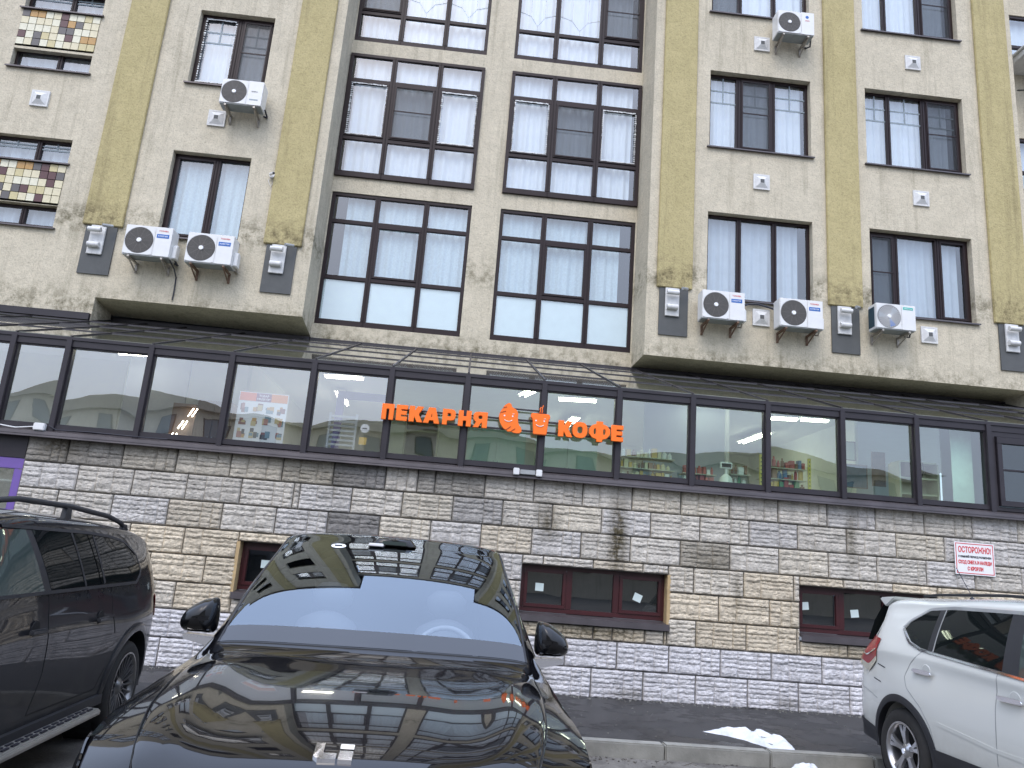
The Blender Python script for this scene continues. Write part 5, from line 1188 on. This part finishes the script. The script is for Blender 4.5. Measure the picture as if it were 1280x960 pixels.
def mirror_unit(parent, x, y, z, s, paintm, armm, w=.20, h=.175):
    """door mirror: domed shell with an upright inner edge on a flat arm"""
    out = smooth_outline([(0, 0), (.006, h * .94), (.05, h), (w * .5, h * .90), (w * .84, h * .62), (w * .99, h * .30), (w * .97, .012), (w * .8, -.012), (w * .4, -.015)], 6)
    b = MB(); L_ = [(.0, .92), (.012, .975), (.03, 1.0), (.06, .99), (.085, .95), (.108, .88), (.128, .77), (.144, .62), (.155, .45), (.162, .25), (.164, .03)]; cx, cz = w * .42, h * .4; G = []
    for d, f in L_:
        ring = [(d, s * (cx + (a - cx) * f), cz + (c - cz) * f) for a, c in out]; ring.append(ring[0]); G.append(ring)
    b.grid(G); b.quad(*G[0][:-1])
    o = b.build('mirror', paintm, parent, smooth=60); o.location = (x, y, z)
    MB().quad(*[(-.002, s * (cx + (a - cx) * .84), cz + (c - cz) * .84) for a, c in out]).build('mirror_glass', M_CHROME, o)
    MB().prism([(s * -.10, -.075), (s * -.04, -.03), (s * w * .8, -.022), (s * w * .82, -.05), (s * .0, -.085)], .02, .12, axis='x').build('mirror_arm', armm, o, bevel=.008)
    return o

# ---- black car in the middle, nose to the camera
bk = thing('parked_car', 'glossy black car with a large windscreen parked nose-out in the middle, closest to the camera', 'car', (-.405, -5.02, 0), R(-88.6), 'cars parked nose-out in front of the stone wall')
TB = [(-2.42, .74, .45, .70, .75, .60, .92, .98, -.18), (-2.3, .88, .34, .86, .92, .72, 1.08, 1.15, -.16), (-2.1, .94, .28, .92, 1.0, .67, 1.32, 1.40, -.1), (-1.5, .985, .25, .96, 1.05, .70, 1.59, 1.67, -.03),
      (-1.0, .995, .22, .965, 1.06, .75, 1.67, 1.785, .02), (-0.42, 1.000, .22, 0.965, 1.060, 0.765, 1.6550, 1.7650, 0.050), (-0.28, 1.002, .22, 0.968, 1.059, 0.778, 1.5964, 1.7031, 0.056), (-0.14, 1.004, .22, 0.971, 1.056, 0.792, 1.5327, 1.6350, 0.062), (0.00, 1.006, .22, 0.974, 1.052, 0.810, 1.4638, 1.5607, 0.068), (0.14, 1.007, .22, 0.977, 1.046, 0.831, 1.3897, 1.4803, 0.075), (0.28, 1.009, .22, 0.980, 1.037, 0.850, 1.3105, 1.3936, 0.081), (0.42, 1.011, .22, 0.983, 1.027, 0.867, 1.2262, 1.3008, 0.087), (0.56, 1.013, .22, 0.986, 1.016, 0.880, 1.1366, 1.2018, 0.093), (0.66, 1.014, .22, 0.989, 1.006, 0.889, 1.0695, 1.1272, 0.097), (0.72, 1.015, .22, 0.990, 1.000, 0.895, 1.0280, 1.0810, 0.100),
      (1.2, 1.02, .24, 1.0, .955, .885, 1.00, 1.05, .13), (1.7, 1.05, .25, 1.025, .89, .85, .945, .995, .2),
      (2.0, 1.055, .27, 1.02, .825, .80, .885, .94, .27), (2.13, 1.05, .28, 1.0, .77, .77, .845, .90, .31), (2.25, 1.03, .29, .975, .72, .73, .775, .835, .35), (2.35, .98, .33, .91, .66, .66, .70, .745, .40), (2.43, .82, .40, .74, .57, .56, .60, .63, .42)]
B1 = Body(TB, 2.9, soft=True, crest=lambda x: .016 * max(0, min(1, (x - .8) / .3)) * max(0, min(1, (2.3 - x) / .5)), haunch=lambda x: .028 * math.exp(-((x - 1.48) / .42) ** 2) + .02 * math.exp(-((x + 1.45) / .5) ** 2))
X_H, X_C = -.42, .66
iE = None; B1.sec(0); iE = B1.iE
def mf(x, j):
    if X_H < x < X_C and j >= iE + 3: return 1
    if -1.9 < x < X_H and j >= iE + 3: return 2
    if -1.7 < x < .40 and B1.iB + 1 <= j < B1.iE - 1 and not (-.55 < x < -.45): return 3
    return 0
me = B1.mesh(stations(-2.42, 2.43, (X_H, X_C, X_H - .01, X_C + .01, -1.9, -1.7, .40, -.55, -.45, 2.4), 64), [M_BLK, M_WSG, M_FRIT, M_TINT], mf, [(1.46, .36), (-1.46, .36)], .41, .66)
bm = bmesh.new(); bm.from_mesh(me); fs = [f for f in bm.faces if f.material_index == 1]
bmesh.ops.delete(bm, geom=fs, context='FACES'); bm.to_mesh(me); bm.free()
obj('body', me, bk)
# windscreen pane with dark border
def ws_grid(b, x0, x1, i0, i1, nx, ny, m, off=0.002):
    G = []
    for a in range(nx + 1):
        x = x0 + (x1 - x0) * a / nx; row = []
        for q in range(ny + 1):
            p = Vector(B1.pt(x, i0 + (i1 - i0) * q / ny, 1)); row.append((p.x, p.y, p.z + off))
        G.append(row)
    n = len(b.m); b.grid(G, m=m); b.grid([[(p[0], -p[1], p[2]) for p in r] for r in G], m=m)
ND = B1.ND; b = MB(); i0 = iE + 3; iT = iE + ND
xl, xh = .555, X_H + .04
ws_grid(b, X_H, xh, i0, iT, 2, 22, 1); ws_grid(b, xl, X_C, i0, iT, 6, 22, 1)
ws_grid(b, xh, xl, i0, i0 + .5, 24, 2, 1); ws_grid(b, xh, xl, i0 + .5, iT, 24, 20, 0)
b2 = b.mesh('windscreen', [M_WSG, M_FRIT], recalc=False); bm = bmesh.new(); bm.from_mesh(b2); bmesh.ops.remove_doubles(bm, verts=bm.verts, dist=.0005); bmesh.ops.recalc_face_normals(bm, faces=bm.faces); bm.to_mesh(b2); bm.free()
b2.polygons.foreach_set('use_smooth', [True] * len(b2.polygons)); obj('windscreen', b2, bk)
B1.topline([(x, i0 - .1) for x in np.linspace(X_H, X_C, 24)], .012, .003, 'windscreen_trim', M_CLAD, bk, 1); B1.topline([(x, i0 - .1) for x in np.linspace(X_H, X_C, 24)], .012, .003, 'windscreen_trim', M_CLAD, bk, -1)
for s in (-1, 1):
    B1.topline([(X_C + .012, i) for i in np.linspace(i0 - .2, iT, 18)], .016, .001, 'cowl_gap', M_SEAM, bk, s)
    B1.topline([(x, iE + 1.2 + .5 * max(0, (x - 1.9))) for x in np.linspace(.75, 2.22, 26)] + [(2.25, i) for i in np.linspace(iE + 2, iT, 12)], .006, .001, 'bonnet_gap', M_SEAM, bk, s)
    B1.topline([(x, B1.iB - .5) for x in np.linspace(1.95, 2.36, 12)], .05, .004, 'headlamp', M_FRIT, bk, s)
    mirror_unit(bk, .36, s * .93, 1.14, s, M_BLK, M_CHROME)
    wheel(bk, 1.46, s * .99, .36, .36, .26, s, 'many'); wheel(bk, -1.46, s * .99, .36, .36, .26, s, 'many')
    for wx in (1.46, -1.46): arch_liner(bk, wx, .36, .412, s, .66, .90)
B1.topline([(2.375, i) for i in np.linspace(B1.iB, iT, 20)], .03, .002, 'light_bar', M_FRIT, bk, 1); B1.topline([(2.375, i) for i in np.linspace(B1.iB, iT, 20)], .03, .002, 'light_bar', M_FRIT, bk, -1)
# sensor pod on the header, toll tag, oval sticker, emblem on the bonnet
pd = MB(); G = []
for (u, w_, h) in ((-.12, .09, .0), (-.08, .11, .02), (.0, .125, .038), (.05, .13, .042), (.075, .12, .036), (.085, .115, .0)):
    G.append([(u, w_ * a, h * c) for a, c in ((-1.25, -.3), (-1.05, .3), (-.85, .95), (0, 1.05), (.85, .95), (1.05, .3), (1.25, -.3))])
o = pd.grid(G).build('sensor_pod', M_BLK, bk, smooth=50); o.location = (-.33, 0, 1.722); o.rotation_euler = (0, R(14), 0)
MB().quad((.087, -.085, .006), (.087, .085, .006), (.083, .078, .030), (.083, -.078, .030)).build('sensor_window', M_TINTL, o)
def on_ws(x, y, off):
    lo, hi = i0, iT
    for _ in range(30):
        md = (lo + hi) / 2; p = B1.pt(x, md)
        if p[1] > abs(y): lo = md
        else: hi = md
    p = B1.pt(x, lo); return Vector((p[0], y, p[2] + off))
def decal(x, y, pts, mat, name, off=.006, parent=bk):
    b = MB(); c = [tuple(on_ws(x + a, y + d, off)) for a, d in pts]; b.quad(*c); return b.build(name, mat, parent, recalc=False)
decal(-.22, -.37, [(.030 * math.sin(a), .05 * math.cos(a)) for a in np.linspace(0, 2 * math.pi, 18)[:-1]], M_WHITE, 'oval_sticker'); decal(-.22, -.37, [(.010, -.025), (.010, .028), (-.012, .02), (-.012, -.03)], M_BLACKP, 'sticker_print', .008)
p = on_ws(-.25, -.115, .006); MB().box(-.03, .03, -.055, .045, -.004, .016).box(-.045, .0, .02, .055, .004, .02).build('toll_tag', M_WHITE, bk, bevel=.004).location = p
b3 = MB(); 
def on_top(x, y, off):
    lo, hi = iE, iT
    for _ in range(30):
        md = (lo + hi) / 2; p = B1.pt(x, md)
        if p[1] > abs(y): lo = md
        else: hi = md
    p = B1.pt(x, lo); return (p[0], y, p[2] + off)
def emblem(outl):
    b = MB(); top = [on_top(a, c, .012) for a, c in outl]; bot = [on_top(a, c, -.003) for a, c in outl]; b.quad(*top)
    for i in range(len(top)):
        j = (i + 1) % len(top); b.quad(bot[i], bot[j], top[j], top[i])
    return b.build('emblem', M_CHROME, bk)
emblem([(2.06, -.085), (2.06, -.052), (2.15, -.052), (2.15, -.068), (2.135, -.085)]); emblem([(2.118, -.0515), (2.118, -.003), (2.15, -.003), (2.15, -.0515)])
emblem([(2.06, .005), (2.06, .055), (2.09, .055), (2.09, .005)]); emblem([(2.1, .005), (2.1, .055), (2.15, .055), (2.15, .005)])
# cabin
b = MB(); b.box(-1.7, .9, -.80, .80, .35, .42); b.build('cabin_floor', M_DASH, bk)
MB().prism([(.42, .70), (.86, .80), (.86, 1.02), (.62, 1.05), (.44, 1.00)], -.78, .78, axis='y').build('dashboard', M_DASH, bk, bevel=.03)
MB().box(.46, .50, -.50, .20, 1.06, 1.075).build('screen_bar', M_CHROME, bk, bevel=.01)
MB().box(-1.75, -1.70, -.7, .7, .4, 1.5).build('rear_bulkhead', M_DASH, bk)
for s in (-1, 1):
    o = MB().tube([(-.18, 0, .55), (-.27, 0, .78), (-.36, 0, 1.0), (-.42, 0, 1.16), (-.44, 0, 1.21)], [.17, .20, .21, .17, .09], 14).build('seat', M_SEAT, bk, smooth=60); o.location = (0, s * .40, 0); o.scale = (.6, 1.15, 1); o.location.x = -.1
    h = MB().tube([(-.41, 0, 1.24), (-.43, 0, 1.28), (-.45, 0, 1.36), (-.46, 0, 1.41)], [.05, .115, .125, .08], 12).build('headrest', M_SEAT, o, smooth=60); h.location = (-.25, 0, 0)
sw = MB(); n = 28
for k in range(n):
    a, a2 = 2 * math.pi * k / n, 2 * math.pi * (k + 1) / n
    sw.tube([(.0, .185 * math.cos(a), .185 * math.sin(a)), (.0, .185 * math.cos(a2), .185 * math.sin(a2))], .017, 8, cap=False)
sw.box(-.01, .01, -.17, .17, -.02, .02).box(-.01, .01, -.02, .02, -.17, 0); o = sw.build('steering_wheel', simple('pale_wheel_rim', (.30, .31, .33), .5), bk, smooth=60); o.location = (.32, .40, 1.06); o.rotation_euler = (0, R(-24), 0)

# ---- dusty black off-roader at the left
gl = thing('parked_car', 'dusty black high-roofed car with roof rails and a silver running board at the left edge', 'car', (-3.60, -4.55, 0), R(-87), 'cars parked nose-out in front of the stone wall')
TG = [(-2.56, .76, .42, .74, .95, .66, 1.02, 1.06, -.24), (-2.50, .86, .37, .84, 1.06, .74, 1.20, 1.26, -.24), (-2.40, .915, .35, .88, 1.14, .76, 1.40, 1.46, -.22), (-2.25, .945, .34, .905, 1.19, .775, 1.53, 1.62, -.18), (-1.95, .965, .33, .925, 1.20, .785, 1.59, 1.69, -.12), (-1.4, .97, .33, .935, 1.20, .80, 1.63, 1.73, -.03),
      (-.6, .97, .33, .935, 1.19, .81, 1.655, 1.755, 0), (.2, .97, .33, .935, 1.175, .81, 1.655, 1.755, .02), (.7, .97, .33, .935, 1.16, .80, 1.61, 1.72, .06), (1.1, .97, .34, .93, 1.14, .78, 1.42, 1.53, .1), (1.45, .97, .35, .925, 1.12, .85, 1.18, 1.24, .12), (2.0, .96, .36, .91, 1.06, .84, 1.12, 1.18, .18), (2.4, .92, .38, .86, .98, .78, 1.04, 1.08, .28), (2.56, .80, .42, .74, .86, .66, .92, .95, .34)]
B2 = Body(TG, 3.2, haunch=lambda x: .03 * math.exp(-((x + 1.5) / .5) ** 2) + .03 * math.exp(-((x - 1.53) / .5) ** 2))
obj('body', B2.mesh(stations(-2.56, 2.56, (), 56), [M_NAVY], None, [(1.535, .385), (-1.535, .385)], .455, .66), gl)
S = 1
dl_b = [(-1.62, 1.33), (-1.5, 1.255), (-1.35, 1.25)]
B2.patch([(-1.62, 1.33), (-1.52, 1.262), (-.86, 1.255), (-.72, 1.25)], [(-1.55, 1.46), (-1.30, 1.57), (-1.0, 1.60), (-.52, 1.615)], S, .006, 'rear_quarter_window', M_TINT, gl)
B2.patch([(-.70, 1.25), (.14, 1.235)], [(-.50, 1.615), (.36, 1.62)], S, .006, 'rear_door_window', M_TINT, gl)
B2.patch([(.24, 1.232), (1.25, 1.20)], [(.44, 1.62), (.70, 1.61), (1.22, 1.24)], S, .006, 'front_door_window', M_TINTL, gl)
B2.patch([(.14, 1.235), (.24, 1.232)], [(.36, 1.62), (.44, 1.62)], S, .004, 'pillar_cover', M_CLAD, gl, nu=4)
B2.ribbon([(-.78, 1.255), (-.62, 1.61)], S, .03, .009, 'window_divider', M_CLAD, gl)
B2.ribbon([(-.42, 1.245), (-.23, 1.62)], S, .025, .009, 'window_divider', M_CLAD, gl)
B2.ribbon([(1.6, 1.205), (.24, 1.222), (-1.5, 1.242), (-1.66, 1.33), (-1.56, 1.49), (-1.3, 1.585), (-1.0, 1.615), (-.5, 1.632), (.7, 1.634)], S, .022, .009, 'window_trim', M_CLAD, gl, n=80)
for ln in ([(.17, 1.22), (.13, .95), (.12, .7), (.2, .46)], [(-.93, 1.235), (-.98, 1.0), (-1.05, .86)], [(.2, .46), (-.9, .45), (-1.0, .6)], [(1.3, 1.15), (1.25, .46)]): B2.ribbon(ln, S, .008, .002, 'door_gap', M_SEAM, gl)
B2.ribbon([(-1.9, 1.03), (-1.0, 1.0), (.2, .97), (1.4, .95)], S, .02, .004, 'body_crease', M_NAVY, gl)
for x in (-.72, .34):
    p = B2.side(x, .99, S, .03); MB().box(-.11, .11, -.012, .016, -.016, .016).build('door_handle', M_NAVY, gl, bevel=.008).location = p
    q = B2.side(x - .01, .995, S, .004); MB().lathe([(0, 0), (.06, .0), (.062, -.004)], 20).build('handle_recess', M_SEAM, gl).location = q
B2.patch([(-2.42, .88), (-2.16, .92)], [(-2.40, 1.13), (-2.12, 1.10)], S, .012, 'tail_lamp', M_TAIL, gl, nu=6, nv=6)
# flared arch lip, running board, roof rail
def arch_ring(B, parent, x, z, r0, r1, s, off, mat, a0=-.15, a1=math.pi + .15, name='arch_flare'):
    G = []
    for k in range(37):
        a = a0 + (a1 - a0) * k / 36; row = []
        for r_, o_ in ((r0, -.05), (r0, off), ((r0 + r1) / 2, off + .006), (r1, off * .6), (r1, -.003)):
            xx, zz = x + r_ * math.cos(a), z + r_ * math.sin(a); zz = max(zz, .2); row.append(B.side(xx, max(zz, .36), s, o_)[:2] + (zz,))
        G.append(row)
    return MB().grid(G).build(name, mat, parent, smooth=50, recalc=False)
arch_ring(B2, gl, -1.535, .385, .452, .52, S, .016, M_NAVY); arch_ring(B2, gl, 1.535, .385, .452, .52, S, .016, M_NAVY)
bd = MB().prism([(.93, .285), (1.05, .28), (1.07, .30), (1.055, .33), (.93, .34)], -.82, 1.15, axis='x').build('running_board', simple('brushed_aluminium', (.34, .33, .30), .45, metal=.6, vary=.15), gl, bevel=.008)
tr = MB()
for k in range(15):
    for q in range(3): tr.box(-.74 + k * .125, -.66 + k * .125, .945 + q * .035, .962 + q * .035, .334, .343)
tag(tr.build('rubber_tread', M_BLACKP, bd), kind='stuff')
MB().prism([(.86, .33), (.965, .32), (.965, .39), (.86, .42)], -1.08, 1.1, axis='x').build('sill_cover', M_CLAD, gl)
rl = MB().tube([(x, .72, z) for x, z in ((-1.610, 1.685), (-1.450, 1.740), (-1.150, 1.780), (-.4, 1.812), (.4, 1.810), (.8, 1.770), (.95, 1.720))], .02, 10).build('roof_rail', M_CLAD, gl, smooth=60)
for x, h in ((-1.55, 1.78), (-.35, 1.85), (.85, 1.81)): MB().prism([(x - .07, 1.64), (x + .07, 1.64), (x + .04, h - .05), (x - .04, h - .05)], .70, .735).build('rail_foot', M_CLAD, rl)
MB().tube([(x, -.72, z) for x, z in ((-1.610, 1.685), (-1.450, 1.740), (-1.150, 1.780), (-.4, 1.812), (.4, 1.810), (.8, 1.770), (.95, 1.720))], .02, 10).build('roof_rail', M_CLAD, gl, smooth=60)
for s in (-1, 1):
    for wx in (1.535, -1.535): wheel(gl, wx, s * .965, .375, .375, .27, s, 'many'); arch_liner(gl, wx, .385, .457, s, .66, .9)

# ---- white crossover at the right
ni = thing('parked_car', 'pearl white crossover with black arch cladding at the right edge, tail to the wall', 'car', (4.93, -4.66, 0), R(-88), 'cars parked nose-out in front of the stone wall')
TN = [(-2.36, .76, .46, .74, .82, .64, .90, .93, -.20), (-2.31, .83, .40, .81, .98, .71, 1.06, 1.10, -.21), (-2.2, .87, .36, .85, 1.08, .71, 1.20, 1.27, -.22), (-2.06, .88, .34, .86, 1.12, .69, 1.36, 1.44, -.23), (-1.99, .89, .33, .865, 1.13, .68, 1.48, 1.575, -.22), (-1.93, .895, .33, .87, 1.14, .675, 1.525, 1.625, -.20), (-1.7, .905, .31, .885, 1.15, .66, 1.545, 1.645, -.17), (-1.3, .91, .30, .89, 1.15, .66, 1.55, 1.655, -.12),
      (-.7, .91, .29, .89, 1.13, .665, 1.575, 1.68, -.03), (0, .91, .28, .89, 1.10, .67, 1.58, 1.69, 0), (.4, .91, .28, .89, 1.08, .67, 1.56, 1.67, .05), (.9, .91, .29, .885, 1.06, .71, 1.34, 1.44, .1), (1.3, .91, .30, .88, 1.03, .79, 1.10, 1.16, .12), (1.75, .90, .31, .865, .97, .78, 1.03, 1.08, .2), (2.15, .85, .34, .81, .86, .72, .92, .96, .3), (2.32, .70, .42, .66, .72, .58, .78, .80, .36)]
B3 = Body(TN, 3.0, haunch=lambda x: .032 * math.exp(-((x + 1.4) / .45) ** 2) + .03 * math.exp(-((x - 1.35) / .45) ** 2) - .01)
S = -1
obj('body', B3.mesh(stations(-2.36, 2.32, (), 60), [M_PEARL], None, [(1.35, .35), (-1.35, .35)], .40, .62), ni)
B3.patch([(-1.42, 1.36), (-1.26, 1.262), (-1.1, 1.222), (-.99, 1.212)], [(-1.38, 1.42), (-1.2, 1.53), (-1.12, 1.548), (-1.06, 1.552)], S, .006, 'rear_quarter_window', M_TINT, ni)
B3.patch([(-.93, 1.207), (-.13, 1.155)], [(-1.0, 1.553), (-.5, 1.565), (-.22, 1.565)], S, .006, 'rear_door_window', M_TINT, ni)
B3.patch([(.03, 1.145), (1.0, 1.09)], [(-.08, 1.565), (.40, 1.55), (.98, 1.15)], S, .006, 'front_door_window', M_TINTL, ni)
B3.patch([(-.13, 1.155), (.03, 1.145)], [(-.22, 1.565), (-.08, 1.565)], S, .007, 'pillar_cover', M_CLAD, ni, nu=4)
B3.patch([(-1.0, 1.212), (-.92, 1.207)], [(-1.07, 1.552), (-.99, 1.553)], S, .0075, 'pillar_cover', M_CLAD, ni, nu=4)
B3.ribbon([(1.05, 1.085), (.1, 1.13), (-.85, 1.19), (-1.1, 1.208), (-1.28, 1.25), (-1.45, 1.365)], S, .016, .010, 'chrome_strip', M_CHROME, ni, n=60)
B3.ribbon([(-1.45, 1.365), (-1.40, 1.43), (-1.21, 1.545), (-.9, 1.572), (-.1, 1.582), (.45, 1.565)], S, .026, .008, 'window_trim', M_GRAYP, ni, n=60)
B3.ribbon([(-.92, 1.2), (-.99, 1.55)], S, .008, .012, 'window_divider', M_GRAYP, ni)
for ln in ([(-.17, 1.14), (-.2, .9), (-.2, .5)], [(-1.06, 1.20), (-1.2, 1.08), (-1.26, .97), (-1.22, .88), (-1.06, .76), (-.95, .62), (-.9, .46)], [(-1.72, .72), (-2.06, .80)], [(.95, 1.08), (1.0, .5)]): B3.ribbon(ln, S, .006, .002, 'door_gap', M_GRAYP, ni)
for ln in ([(-1.72, 1.02), (-1.58, 1.0)], [(-1.78, .89), (-1.64, .87)]): B3.ribbon(ln, S, .007, .003, 'paint_scratch', M_BLACKP, ni, n=6)
for x, z in ((-1.05, 1.035), (-.07, .975)):
    x += .04
    p = B3.side(x, z, S, .028); MB().prism(smooth_outline([(-.12, -.008), (-.10, .016), (.08, .016), (.12, .006), (.11, -.016), (-.06, -.018)], 4), -.010, .012).build('door_handle', M_CHROME, ni, bevel=.004).location = p
    q = B3.side(x + .02, z + .005, S, .002); MB().lathe([(0, 0), (.055, .0), (.062, .004)], 20).build('handle_recess', simple('shaded_recess_paint', (.55, .56, .53), .3), ni).location = q
B3.patch([(-2.12, 1.05), (-1.90, .995), (-1.74, 1.08)], [(-2.10, 1.16), (-1.98, 1.265), (-1.72, 1.245)], S, .014, 'tail_lamp', M_TAIL, ni, nu=10, nv=8)
B3.patch([(-2.12, 1.0), (-1.88, .935), (-1.74, 1.04)], [(-2.12, 1.05), (-1.90, .996), (-1.74, 1.082)], S, .014, 'reverse_lamp', M_LENSC, ni, nu=10, nv=3)
B3.ribbon([(-2.10, 1.12), (-1.90, 1.08), (-1.74, 1.15)], S, .012, .018, 'lamp_strip', M_CHROME, ni, n=12)
# rear glass edge and spoiler
MB().grid([[(-2.235 + .0, y, 1.20) for y in np.linspace(-.66, .66, 7)], [(-2.14, y, 1.40) for y in np.linspace(-.64, .64, 7)], [(-2.05, y, 1.55) for y in np.linspace(-.60, .60, 7)]]).build('rear_window', M_TINT, ni)
MB().prism([(-1.86, 1.632), (-2.10, 1.615), (-2.115, 1.597), (-2.02, 1.53), (-1.9, 1.60)], -.60, .60).build('spoiler', M_PEARL, ni, bevel=.01)
arch_ring(B3, ni, -1.35, .35, .395, .455, S, .014, M_CLAD, a0=-.1, a1=math.pi + .1); arch_ring(B3, ni, 1.35, .35, .395, .455, S, .014, M_CLAD, a0=-.1, a1=math.pi + .1)
B3.patch([(-.90, .30), (.95, .30)], [(-.92, .46), (.95, .44)], S, .016, 'sill_cladding', M_CLAD, ni, nu=20, nv=4)
B3.patch([(-2.1, .36), (-1.77, .33)], [(-2.1, .52), (-1.79, .46)], S, .012, 'bumper_cladding', M_CLAD, ni, nu=8, nv=4)
B3.ribbon([(-.86, .66), (-.2, .60), (.6, .58)], S, .03, .003, 'body_crease', M_PEARL, ni)
for s in (-1, 1):
    MB().tube([(x, s * .60, z) for x, z in ((-1.40, 1.652), (-1.2, 1.672), (-.4, 1.70), (.4, 1.695))], .012, 8).build('roof_rail', M_CLAD, ni)
    for wx in (1.35, -1.35): wheel(ni, wx, s * .90, .35, .345, .222, s, 'five', .225); arch_liner(ni, wx, .35, .402, s, .62, .86)
an = MB().tube([(0, 0, 0), (-.03, 0, .02)], .02, 8).build('antenna_base', M_CLAD, ni); an.location = (-1.5, -.05, 1.645); MB().tube([(0, 0, .01), (-.22, .0, .30)], .0035, 6).build('antenna_rod', M_BLACKP, an)
